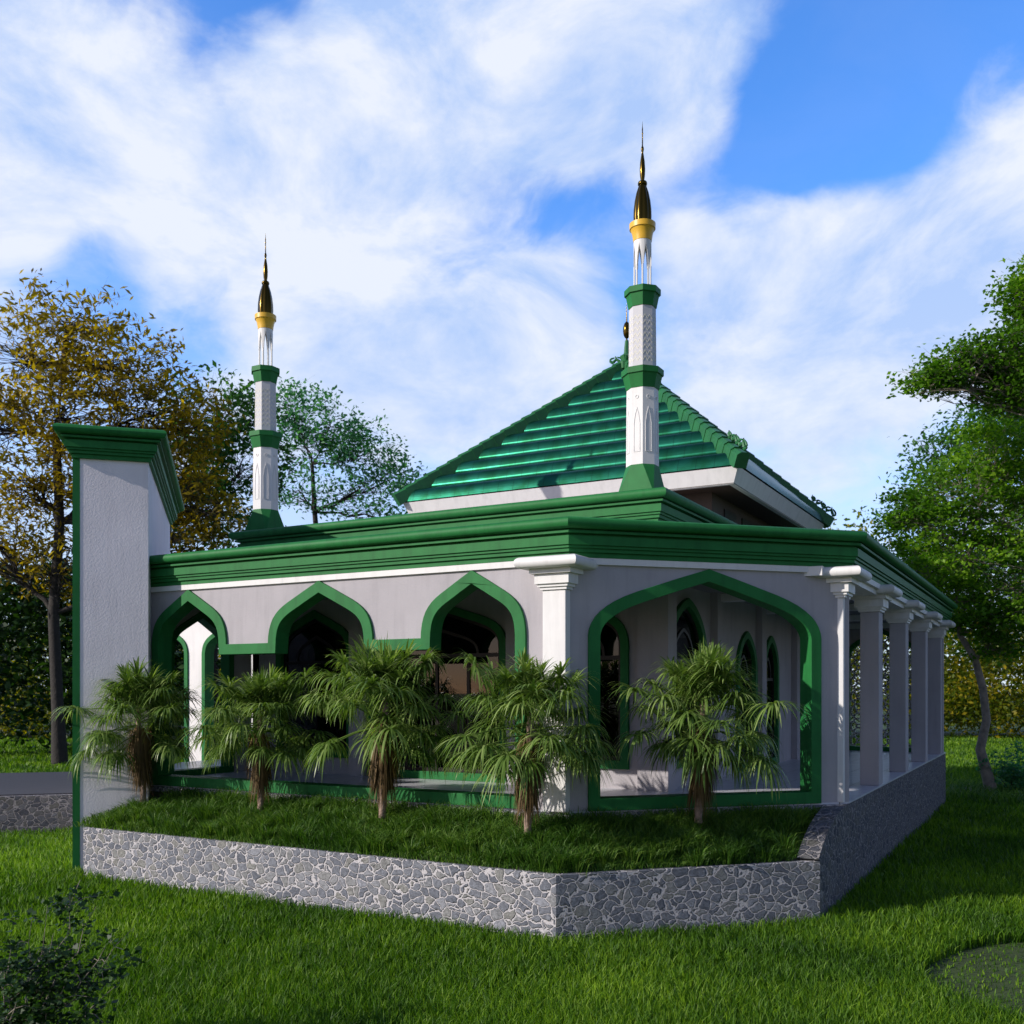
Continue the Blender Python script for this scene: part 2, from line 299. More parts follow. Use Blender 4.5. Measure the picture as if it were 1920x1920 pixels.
def mat_roof(name,ax):
    m=mat(name,(.006,.115,.065),.33,spec=.6); t=m.node_tree; b=t.nodes['Principled BSDF']; b.inputs['Metallic'].default_value=.88; N=t.nodes.new; L=t.links.new
    sp=N('ShaderNodeSeparateXYZ'); L(N('ShaderNodeTexCoord').outputs['Object'],sp.inputs[0])
    fr=N('ShaderNodeMath'); fr.operation='FRACT'; d=N('ShaderNodeMath'); d.operation='DIVIDE'; L(sp.outputs[ax],d.inputs[0]); d.inputs[1].default_value=.46; L(d.outputs[0],fr.inputs[0])
    lt=N('ShaderNodeMath'); lt.operation='LESS_THAN'; L(fr.outputs[0],lt.inputs[0]); lt.inputs[1].default_value=.022
    mx=N('ShaderNodeMix'); mx.data_type='RGBA'; L(lt.outputs[0],mx.inputs[0]); mx.inputs[7].default_value=(.003,.03,.02,1)
    nz=N('ShaderNodeTexNoise'); nz.inputs['Scale'].default_value=2.5; nz.inputs['Detail'].default_value=6; L(N('ShaderNodeTexCoord').outputs['Object'],nz.inputs[0])
    cr=N('ShaderNodeValToRGB'); cr.color_ramp.elements[0].color=(.003,.068,.030,1); cr.color_ramp.elements[0].position=.35; cr.color_ramp.elements[1].color=(.008,.110,.068,1); cr.color_ramp.elements[1].position=.65
    L(nz.outputs[0],cr.inputs[0]); L(cr.outputs[0],mx.inputs[6]); L(mx.outputs[2],b.inputs['Base Color'])
    n2=N('ShaderNodeTexNoise'); n2.inputs['Scale'].default_value=9; n2.inputs['Detail'].default_value=5
    mp=N('ShaderNodeMapping'); mp.inputs['Scale'].default_value=(.25,1,2) if ax==0 else (1,.25,2); L(N('ShaderNodeTexCoord').outputs['Object'],mp.inputs[0]); L(mp.outputs[0],n2.inputs[0])
    bp=N('ShaderNodeBump'); bp.inputs['Strength'].default_value=.25; bp.inputs['Distance'].default_value=.006; L(n2.outputs[0],bp.inputs['Height']); L(bp.outputs[0],b.inputs['Normal'])
    return m
M['roofx']=mat_roof('glazed_roof_tiles_front',0); M['roofy']=mat_roof('glazed_roof_tiles_side',1)
M['rgreen']=mat('ridge_green',(.015,.13,.036),.5,var=.25,vs=3,bump=.2)
def mat_ground():
    m=mat('lawn_soil',(.03,.07,.01),.9); t=m.node_tree; b=t.nodes['Principled BSDF']; N=t.nodes.new; L=t.links.new
    tc=N('ShaderNodeTexCoord').outputs['Object']
    n=N('ShaderNodeTexNoise'); n.inputs['Scale'].default_value=1.1; n.inputs['Detail'].default_value=9; n.inputs['Roughness'].default_value=.7; L(tc,n.inputs[0])
    cr=N('ShaderNodeValToRGB'); cr.color_ramp.elements[0].color=(.010,.028,.003,1); cr.color_ramp.elements[0].position=.3; cr.color_ramp.elements[1].color=(.045,.10,.008,1); cr.color_ramp.elements[1].position=.72
    L(n.outputs[0],cr.inputs[0]); L(cr.outputs[0],b.inputs['Base Color'])
    n2=N('ShaderNodeTexNoise'); n2.inputs['Scale'].default_value=30; n2.inputs['Detail'].default_value=5; L(tc,n2.inputs[0])
    bp=N('ShaderNodeBump'); bp.inputs['Distance'].default_value=.05; L(n2.outputs[0],bp.inputs['Height']); L(bp.outputs[0],b.inputs['Normal'])
    return m
M['ground']=mat_ground()
M['moss']=mat('moss_ground',(.04,.07,.008),.95,var=.5,vs=1.6,bump=.8,bs=40,bd=.02)
M['rock']=mat('rock',(.12,.12,.13),.85,var=.4,vs=4,bump=.8,bs=9,bd=.05)
# ------------------------------------------------------------------ ground
def sheet(name,pts,z,m,kind='structure'):
    b=MB(); b.add([(x,y,z) for x,y in pts],[tuple(range(len(pts)))]); return tag(b.build(name,m),kind=kind)
sheet('ground',[(-900,-900),(900,-900),(900,900),(-900,900)],0,M['ground'])
MC=(1.1,13.65,2.5)     # the bare mossy patch
def blob(cx,cy,r,n=40,seed=1,am=.12):
    rd=random.Random(seed); ph=[rd.uniform(0,6.28) for _ in range(4)]
    return [(cx+r*(1+am*(math.sin(2*a+ph[0])+.6*math.sin(3*a+ph[1])+.5*math.sin(5*a+ph[2])))*math.cos(a),cy+r*(1+am*(math.sin(2*a+ph[0])+.6*math.sin(3*a+ph[1])+.5*math.sin(5*a+ph[2])))*math.sin(a)) for a in [2*math.pi*i/n for i in range(n)]]
sheet('moss_patch',blob(*MC,seed=3,am=.05),.006,M['moss'])
# ------------------------------------------------------------------ mosque
ZF=1.62; YA=13.95; XC=-3.2; ZT=6.17; ZB=5.57
mosque=empty('mosque',(-11.7,25,0),'white plastered mosque with green pointed arches, colonnade and tiled pyramid roof','building')
BCu=4.99*1.0            # wall B length in u
YC=-3.2-(WB.x-WB.y)     # y where wall B meets the colonnade line
PY1=33.0
# platform and floor
plat=[(-17.2,YA),(WB.x,YA),(XC,YC),(XC,PY1),(-20.3,PY1),(-20.3,21.5),(-20.3,18.6)]
fnd=[(-17.2,YA-.06),(WB.x+.025,YA-.06),(XC-.03,YC-.115),(XC-.03,PY1-.05),(-20.3,PY1-.05),(-20.3,21.5),(-20.3,18.6)]
b=MB(); b.prism([fnd],lambda u,n,z: Vector((u,z,n)),0.0,ZF-.03); b.build('foundation',M['stone'],mosque)
b=MB(); b.prism([plat],lambda u,n,z: Vector((u,z,n)),ZF-.029,ZF); b.build('floor',M['tiles'],mosque)
# roof slab of the porch
b=MB(); b.prism([[(-16.9,YA-.0),(WB.x,YA),(XC,YC),(XC,PY1),(-16.9,PY1)]],lambda u,n,z: Vector((u,z,n)),ZB,ZT-.05); b.build('porch_roof',M['ceil'],mosque)
# wall A with its row of three arches
hw=[(-14.97,1.01),(-11.7,1.20),(-8.49,1.0)]
loopA=[(-15.98,ZF+.0),(-7.49,ZF+.0)]
for c,h in hw[::-1]: loopA+=arch_pts(c,h,4.38,5.47,OGEE)
T=.25
def wall_with(name,fr,outer,holes,n0,n1,m,parent):
    b=MB(); b.prism([outer]+[offset(h,.004) for h in holes],fr,n0,n1); return b.build(name,m,parent)
b=MB(); o=loopA
outerA=[(-16.6,ZF),(-15.98,ZF)]+[p for p in reversed(o[2:])]+[(-7.49,ZF),(WB.x,ZF),(WB.x,ZB),(-16.6,ZB)]
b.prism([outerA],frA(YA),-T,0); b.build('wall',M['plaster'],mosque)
def trim(loop,w,fr,n0,n1,m,parent,name='arch_frame'):
    b=MB(); b.prism([offset(loop,-.003),offset(loop,w)],fr,n0,n1); return b.build(name,m,parent,bevel=.006)
trim(loopA,.19,frA(YA),-T-.05,.05,M['green'],mosque)
# wall B
loopB=arch_loop(2.375,2.065,ZF,4.37,5.46,WIDE)
LB=(Vector((XC,YC))-WB).length
outerB=[(0,ZF),(2.375-2.065,ZF)]+[p for p in reversed(loopB[2:])]+[(2.375+2.065,ZF),(LB,ZF),(LB,ZB),(0,ZB)]
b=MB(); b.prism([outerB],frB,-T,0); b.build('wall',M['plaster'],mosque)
trim(loopB,.19,frB,-T-.05,.05,M['green'],mosque)
# white string course and main cornice
path=[(-16.9,YA),tuple(WB),(XC,YC),(XC,PY1+.3)]
def cornice_prof(zt,h=.60,o=.315,inner=-.6):
    k=h/.6; q=o/.315
    p=[(-.05,-.60),(.055,-.60),(.055,-.532),(.048,-.528),(.048,-.522),(.095,-.518),(.095,-.470),(.088,-.467),(.088,-.461),(.125,-.457),(.125,-.425),(.118,-.422),(.118,-.416),(.155,-.412),(.155,-.275),(.105,-.268),(.105,-.245),(.205,-.238),(.205,-.200),(.15,-.193),(.15,-.165)]
    for i in range(11):
        a=R(-125+215*i/10); p.append((.225+.09*math.cos(a),-.09+.09*math.sin(a)))
    p+=[(.16,-.002),(.16,-.03),(inner,-.03)]
    return [(a*q,zt+b*k) for a,b in p]
b=MB(); b.sweep(path,cornice_prof(ZT)); b.build('cornice',M['green'],mosque,smooth=True,sharp=25)
b=MB(); b.sweep(path,[(-.02,ZB-.10),(.05,ZB-.10),(.05,ZB),(-.02,ZB)]); b.build('string_course',M['white'],mosque)
b=MB(); b.box(XC-.3,XC-.02,YC+.2,PY1,ZB-.20,ZB-.005); b.build('beam',M['white'],mosque)
# columns
def column(x0,x1,y0,y1,top=ZB-.003):
    b=MB(); b.box(x0,x1,y0,y1,ZF,top-.5)
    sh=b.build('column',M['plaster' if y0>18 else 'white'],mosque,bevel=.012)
    b=MB()
    for dz0,dz1,e in ((-.50,-.455,.03),(-.455,-.41,.06),(-.41,-.255,.095),(-.255,-.18,.155)):
        b.box(x0-e,x1+e,y0-e,y1+e,top+dz0,top+dz1)
    # pulvinar with a rounded edge
    cx,cy=(x0+x1)/2,(y0+y1)/2; hx,hy=(x1-x0)/2+.25,(y1-y0)/2+.25
    b.sweep([(cx-hx,cy-hy),(cx+hx,cy-hy),(cx+hx,cy+hy),(cx-hx,cy+hy)],[(-.2,top-.18)]+[(.085*math.cos(R(a)),top-.092+.088*math.sin(R(a))) for a in range(-90,91,15)]+[(-.2,top-.003)],closed=True)
    c=b.build('capital',M['white'],sh,smooth=True,sharp=35)
    return sh
column(-7.13,-6.73,13.80,14.22)
column(-3.60,-3.26,17.33,17.75)
for y in (20.70,24.47,28.22,31.85): column(-3.58,-3.22,y,y+.46)
# inner hall
frW=frC(-16.9); loW=arch_loop(16.1,.95,ZF,4.3,5.28,OGEE)
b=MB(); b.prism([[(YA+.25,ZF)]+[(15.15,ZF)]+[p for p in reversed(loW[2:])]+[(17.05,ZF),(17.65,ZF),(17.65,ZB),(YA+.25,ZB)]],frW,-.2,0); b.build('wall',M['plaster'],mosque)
trim(loW,.14,frW,-.24,.04,M['green'],mosque)
YI=17.7; XI=-6.6; XL=-16.9; YB=33.0
def arch_unit(name,fr,c,hw,z0,zs,zp,prof,depth=.18,door=False,parent=mosque,mull=(0,),gm='glass'):
    lo=arch_loop(c,hw,z0,zs,zp,prof)
    f=trim(lo,.16,fr,-depth,.07,M['green'],parent,name)
    inn=offset(lo,.163); b=MB(); b.prism([inn,offset(inn,.07)],fr,-.10,-.03)
    zt=zs-.25; b.box(c-hw+.2,c+hw-.2,-.095,-.035,zt,zt+.08,lambda x,y,z: fr(x,y,z))
    for q in mull: b.box(c+q*hw-.035,c+q*hw+.035,-.094,-.036,z0+.2,zt,lambda x,y,z: fr(x,y,z))
    # inner pointed light above the transom
    a=arch_pts(c,(hw-.3)*.72,zt+.08,zt+.08+(zp-zt-.4)*.70,prof); a2=arch_pts(c,(hw-.3)*.72-.05,zt+.08,zt+.08+(zp-zt-.4)*.70-.07,prof)
    b.prism([a+a2[::-1]],fr,-.09,-.04)
    if door:
        for q in mull:
            for s in (-1,1): b.box(c+q*hw+s*.09-.015,c+q*hw+s*.09+.015,-.03,.0,z0+1.0,z0+1.5,lambda x,y,z: fr(x,y,z))
    b.build('sash',M['alu'],f)
    b=MB(); g=offset(inn,.06); b.prism([g],fr,-.072,-.064); b.build('pane',M[gm],f)
    return lo
holes=[]
fr=frA(YI)
holes.append(arch_unit('window',fr,-15.0,1.12,2.0,4.35,5.34,OGEE))
holes.append(arch_unit('door',fr,-11.7,1.75,ZF+.005,4.45,5.40,OGEE,door=True,mull=(-.45,0,.45)))
holes.append(arch_unit('window',fr,-8.4,1.12,2.0,4.35,5.34,OGEE))
b=MB(); b.prism([[(XL,ZF),(-11.7-1.75-.004,ZF)]+[p for p in reversed(offset(holes[1],-.0)[2:])]+[(-11.7+1.754,ZF),(XI,ZF),(XI,ZB),(XL,ZB)],holes[0],holes[2]],fr,-.2,0); b.build('wall',M['plaster'],mosque)
fr=frC(XI); hc=[]
hc.append(arch_unit('window',fr,19.0,1.12,2.0,4.3,5.34,LANC))
hc.append(arch_unit('door',fr,23.2,.82,ZF+.005,4.0,4.9,LANC,mull=()))
hc.append(arch_unit('door',fr,25.4,.72,ZF+.005,4.0,4.9,LANC,mull=()))
hc.append(arch_unit('window',fr,29.9,1.1,2.0,4.2,5.2,LANC))
def notch(lo): return [(lo[0][0],ZF)]+[p for p in reversed(lo[2:])]+[(lo[1][0],ZF)]
b=MB(); b.prism([[(YI+.2,ZF)]+notch(hc[1])+notch(hc[2])+[(YB,ZF),(YB,ZB),(YI+.2,ZB)],hc[0],hc[3]],fr,-.2,0); b.build('wall',M['plaster'],mosque)
for x0,x1 in ((-13.9,-13.5),(-9.9,-9.5)):
    b=MB(); b.box(x0,x1,YI-.16,YI+.0,ZF,ZB); b.build('pilaster',M['plaster'],mosque)
b=MB(); b.box(-7.05,XI+.16,YI-.16,YI+.3,ZF,ZB); b.build('pilaster',M['plaster'],mosque)
for y in (20.75,24.3,27.9): 
    b=MB(); b.box(XI,XI+.16,y-.2,y+.2,ZF,ZB); b.build('pilaster',M['plaster'],mosque)
# hall left side and back wall with windows
hl=arch_unit('window',frC(XL+.2),19.95,.75,2.0,4.4,5.0,OGEE,gm='clear',mull=())
b=MB(); b.prism([[(YI,ZF),(YB,ZF),(YB,ZB),(YI,ZB)],hl],frC(XL+.2),-.2,0); b.build('wall',M['plaster'],mosque)
frK=lambda u,n,z: Vector((u,YB-.2-n,z)); hk=[]
for c in (-14.6,-11.7,-8.8): hk.append(arch_unit('window',frK,c,.95,2.2,3.9,4.9,OGEE))
b=MB(); b.prism([[(XL,ZF),(XI,ZF),(XI,ZB),(XL,ZB)]]+hk,frK,-.2,0); b.build('wall',M['plaster'],mosque)
# ceiling beams of the side porch
for y in (17.0,20.9,24.7,28.4,32.0):
    b=MB(); b.box(XI,XC-.32,y-.12,y+.12,ZB-.16,ZB-.004); b.build('beam',M['white'],mosque)
    b=MB(); b.box(XI,XC-.34,y+.16,y+.21,ZB-.06,ZB-.004); b.build('ceiling_trim',M['dgreen'],mosque)
for y in (15.6,): 
    b=MB(); b.box(-16.2,-6.2,y-.06,y+.06,ZB-.08,ZB-.004); b.build('ceiling_trim',M['dgreen'],mosque)
# lattice screen closing the colonnade
frL=frA(32.6)
loL=arch_loop(-5.0,1.08,ZF+.005,4.45,5.42,OGEE)
b=MB(); b.prism([[(XI,ZF),(-6.08,ZF)]+[p for p in reversed(loL[2:])]+[(-3.92,ZF),(XC-.03,ZF),(XC-.03,ZB),(XI,ZB)]],frL,-.2,0); b.build('wall',M['plaster'],mosque)
scr=trim(loL,.13,frL,-.25,.05,M['green'],mosque)
def inside(poly,x,y):
    r=False; n=len(poly)
    for i in range(n):
        a,c=poly[i],poly[i-1]
        if (a[1]>y)!=(c[1]>y) and x<(c[0]-a[0])*(y-a[1])/(c[1]-a[1])+a[0]: r=not r
    return r
def lattice():
    b=MB(); cut=offset(loL,.12); s=.46
    def bar(p,q,w=.024):
        m=((p[0]+q[0])/2,(p[1]+q[1])/2)
        if not inside(cut,*m): return
        p=Vector(p); q=Vector(q); d=(q-p).normalized(); nn=Vector((-d.y,d.x))*w; p=p-d*w*.5; q=q+d*w*.5
        b.prism([[tuple(p-nn),tuple(q-nn),tuple(q+nn),tuple(p+nn)]],frL,-.12,-.08)
    for i in range(-3,4):
        for j in range(0,10):
            cx,cy=-5.0+i*s,1.7+j*s
            # eight-pointed star from two squares' crossing points
            ro,ri=s*.36,s*.20
            st=[(cx+(ro if k%2==0 else ri)*math.cos(k*math.pi/8),cy+(ro if k%2==0 else ri)*math.sin(k*math.pi/8)) for k in range(16)]
            for k in range(16): bar(st[k],st[(k+1)%16])
            for k in range(0,16,4):
                a=k*math.pi/8; bar(st[k],(cx+s*.5*math.cos(a),cy+s*.5*math.sin(a)))
            for k in range(2,16,4):
                a=k*math.pi/8; bar(st[k],(cx+s*.56*math.cos(a),cy+s*.56*math.sin(a)))
            hx,hy=cx+s/2,cy+s/2
            hxs=[(hx+s*.15*math.cos(k*math.pi/3),hy+s*.15*math.sin(k*math.pi/3)) for k in range(6)]
            for k in range(6): bar(hxs[k],hxs[(k+1)%6])
    b.build('lattice',M['white'],scr)
lattice()
# upper block behind the parapet and its cornice
UX0,UX1,UY0,UY1=XL+.15,XI+.0,YI-.35,YB-.2
b=MB(); b.box(UX0,UX1,UY0,UY1,ZT-.06,7.12); b.build('upper_wall',M['plaster'],mosque)
Z2=7.2
b=MB(); b.sweep([(UX0,UY0),(UX1,UY0),(UX1,UY1),(UX0,UY1)],cornice_prof(Z2,.60,.30,-.5),closed=True); b.build('upper_cornice',M['green'],mosque,smooth=True,sharp=25)
b=MB(); b.taper(UX1-.35,UY0+.35,6.3,.50,6.62,.42); b.build('corner_plinth',M['white'],mosque)
# pyramid roof
RC=Vector((-11.62,28.05)); HW=4.85; ZE=8.83; ZA=13.2
b=MB(); b.box(RC.x-3.9,RC.x+3.9,RC.y-3.9,RC.y+3.9,7.0,8.6); b.build('clerestory_wall',M['soffit'],mosque)
for s in (-1,1):
    for q in (-2.4,-.8,.8,2.4):
        b=MB(); b.box(RC.x+q-.5,RC.x+q+.5,RC.y+s*3.9-.03,RC.y+s*3.9+.03,7.5,8.2); b.build('clerestory_window',M['alu'],mosque)
        b=MB(); b.box(RC.x+s*3.9-.03,RC.x+s*3.9+.03,RC.y+q-.5,RC.y+q+.5,7.5,8.2); b.build('clerestory_window',M['alu'],mosque)
rf=MB(); rf.box(RC.x-HW+.16,RC.x+HW-.16,RC.y-HW+.16,RC.y+HW-.16,8.46,8.52); soff=rf.build('soffit',M['soffit'],mosque)
b=MB(); sq=lambda h:[(RC.x-h,RC.y-h),(RC.x+h,RC.y-h),(RC.x+h,RC.y+h),(RC.x-h,RC.y+h)]
b.sweep(sq(HW),[(-.3,8.45),(-.17,8.45),(-.01,8.83),(-.3,8.83)],closed=True); b.build('fascia',M['white'],mosque)
NC=10
def slope(dirv,mt):
    d=Vector(dirv); sd=Vector((-d.y,d.x)); b=MB(); n=0; K=9; nrm=Vector((d.x*(ZA-ZE),d.y*(ZA-ZE),HW)).normalized()
    for i in range(NC):
        for k in range(K+1):
            s=(i+k/K)/NC; off=.165*(1-abs(2*k/K-1)**1.45)+.035*(1-k/K)
            r=HW*(1-s); w=max(r,.01)
            c=Vector((RC.x,RC.y,0))+Vector((d.x*r,d.y*r,ZE+(ZA-ZE)*s))+nrm*off
            for q in range(0,9): 
                tt=-w+2*w*q/8; b.v.append((c.x+sd.x*tt,c.y+sd.y*tt,c.z)); 
            n+=1
    for i in range(n-1):
        for q in range(8): b.f.append((i*9+q,i*9+q+1,(i+1)*9+q+1,(i+1)*9+q))
    return b.build('tiled_slope',mt,mosque,smooth=True,sharp=60)
slope((0,-1),M['roofx']); slope((1,0),M['roofy']); slope((0,1),M['roofx']); slope((-1,0),M['roofy'])
def curls(b,base,along,n,size,up=Vector((0,0,1)),r=.032):
    for i in range(n):
        p=base+along*(i*size*.62); h=size*(1.0-.08*i); s=1 if i%2 else -1
        pts=[];rr=[]
        for k in range(11):
            t=k/10; a=t*4.4
            pts.append(p+up*(h*(.1+.75*t-.25*max(0,t-.6)*2))+along*(h*.34*math.sin(a)*s*(1-t*.45))); rr.append(r*size/.3*(1.25-.75*t))
        b.tube(pts,rr,6)
        b.tube([p+up*h*.2,p+up*h*.45-along*s*h*.3,p+up*h*.72-along*s*h*.36],[r*size/.3*1.3,r*size/.3*1.1,r*size/.3*.5],6)
for dx,dy in ((-1,-1),(1,-1),(1,1),(-1,1)):
    e=Vector((RC.x+dx*(HW+.1),RC.y+dy*(HW+.1),ZE+.02)); a=Vector((RC.x,RC.y,ZA+.1)); L=(a-e).length; t=(a-e).normalized()
    side=Vector((-dy,dx,0)).normalized(); up=side.cross(t); up=up if up.z>0 else -up
    b=MB(); n=22
    for i in range(n):
        p=e+t*(L*i/n); q=e+t*(L*(i+1.06)/n)
        w0,w1=.165,.15; h0,h1=.27,.235
        v=[]
        for c,w,h in ((p,w0,h0),(q,w1,h1)):
            v+=[c-side*w-up*.12,c-side*w+up*h*.75,c-side*w*.45+up*h,c+side*w*.45+up*h,c+side*w+up*h*.75,c+side*w-up*.12]
        b.add(v,[(0,1,2,3,4,5),(11,10,9,8,7,6)]+[(j,(j+1)%6,6+(j+1)%6,6+j) for j in range(6)])
    h=b.build('hip_ridge',M['rgreen'],mosque)
    b=MB(); curls(b,e+up*.3+t*.05,t,5,.34,(Vector((0,0,1))*.85-t*.35).normalized()); b.build('ridge_ornament',M['rgreen'],h,smooth=True)
b=MB(); b.lathe(RC.x,RC.y,[(.30,ZA),(.32,ZA+.2),(.18,ZA+.3),(.22,ZA+.42),(.1,ZA+.5),(.06,ZA+.9)],8)
for k in range(4):
    a=k*math.pi/2+.4; u=Vector((math.cos(a),math.sin(a),0)); curls(b,Vector((RC.x,RC.y,ZA+.2))+u*.18,u,2,.34,(Vector((0,0,1))+u*.2).normalized())
ap=b.build('apex_ornament',M['rgreen'],mosque,smooth=True)
b=MB(); zc=14.42; b.lathe(RC.x,RC.y,[(.03,ZA+.85),(.035,zc-.3)]+[(max(.02,.115*math.sin(R(a))),zc-.26*math.cos(R(a))) for a in range(8,180,12)]+[(.02,zc+.35),(.004,zc+.8)],20); b.build('apex_finial',M['bronze'],ap,smooth=True)
# ------------------------------------------------------------------ fin wall (pylon) at the left
FU0,FU1=-2.78,-1.485; FC=-28.96/ math.sqrt(2)
def frF(u,n,z): return Vector(((u+FC+0)*S2+n*S2,(u-FC)*S2-n*S2,z))   # point with (x+y)/sqrt2=u,(x-y)/sqrt2=FC
fin=empty('pylon_wall',tuple(frF((FU0+FU1)/2,-3,0)),'tall rough white plaster pylon wall with green cornice at the left end','wall')
FL=7.5
b=MB(); b.box(FU0,FU1,-FL,0,-.3,7.92,frF); b.build('slab',M['plaster_rough'],fin)
b=MB(); b.box(FU0-.06,FU0+.07,-.16,.006,-.3,7.92,frF); b.build('corner_strip',M['green'],fin)
pf=[tuple(frF(u,n,0))[:2] for u,n in ((FU0,0),(FU1,0),(FU1,-FL),(FU0,-FL))]
b=MB(); b.sweep(pf,cornice_prof(8.5,.58,.36,-.3),closed=True); b.build('cornice',M['green'],fin,smooth=True,sharp=25)
b=MB(); b.box(FU0+.2,FU1-.2,-FL+.2,-.2,7.9,8.46,frF); b.build('top_slab',M['dgreen'],fin)
# ------------------------------------------------------------------ rubble planter walls
plw=empty('planter_wall',(-9,12.4,0),'low grey rubble stone retaining wall round the palm bed','wall')
PA=Vector((-6.13,12.27)); PR=Vector((XC,PA.y+(XC-PA.x)))
b=MB(); b.sweep([(-15.92,12.27),tuple(PA),(XC,PR.y)],[(0,-.1),(0,.955),(-.015,.965),(-.12,.965),(-.12,-.1)]); 
b.build('front_wall',M['stone'],plw)
prof=[(PR.y,-.1),(PY1,-.1),(PY1,ZF-.031),(17.9,ZF-.031)]+[(17.75,1.588),(17.3,1.58),(16.8,1.56),(16.35,1.49),(15.95,1.39),(15.6,1.26),(15.3,1.12),(15.1,1.0),(PR.y+.02,.965),(PR.y,.965)]
b=MB(); b.prism([prof],frC(XC),-.32,.0); b.build('side_wall',M['stone_dark'],plw)  # same rubble as the front, its shade put into the colour
# ------------------------------------------------------------------ annex arcade in the left court
anx=empty('arcade',(-20.5,20.6,0),'sunlit white arcade with green framed arches behind the porch','arcade')
frX=frA(20.6); hs=[(-22.95,.80),(-20.72,.86)]
oX=[(-24.2,1.0)]
fl=[]
for c,h in hs: lo=arch_loop(c,h,1.0,4.5,5.35,OGEE); fl.append(lo); oX+=[(c-h,1.0)]+[p for p in reversed(lo[2:])]+[(c+h,1.0)]
oX+=[(-19.72,1.0),(-19.72,5.6),(-24.2,5.6)]
b=MB(); b.prism([oX],frX,-.25,0); b.build('wall',M['white'],anx)
for lo in fl: trim(lo,.13,frX,-.3,.05,M['green'],anx)
b=MB(); b.box(-19.60,-19.18,20.5,20.9,1.0,5.6); b.build('column',M['white'],anx)
b=MB(); b.box(-18.95,-18.8,20.5,20.8,1.0,5.6); b.build('post',M['green'],anx)
# ------------------------------------------------------------------ terrace at far left
ter=empty('terrace_wall',(-26,17,0),'dark rubble stone terrace with paved top left of the pylon','terrace')
tp=[(-32,5.3),(-16.5,20.8),(-20.5,26.9),(-36,12.5)]
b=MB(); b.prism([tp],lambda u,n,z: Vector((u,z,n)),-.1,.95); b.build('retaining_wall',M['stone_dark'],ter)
b=MB(); b.prism([offset(tp,.25)],lambda u,n,z: Vector((u,z,n)),.945,.975); b.build('paving',M['paving'],ter)
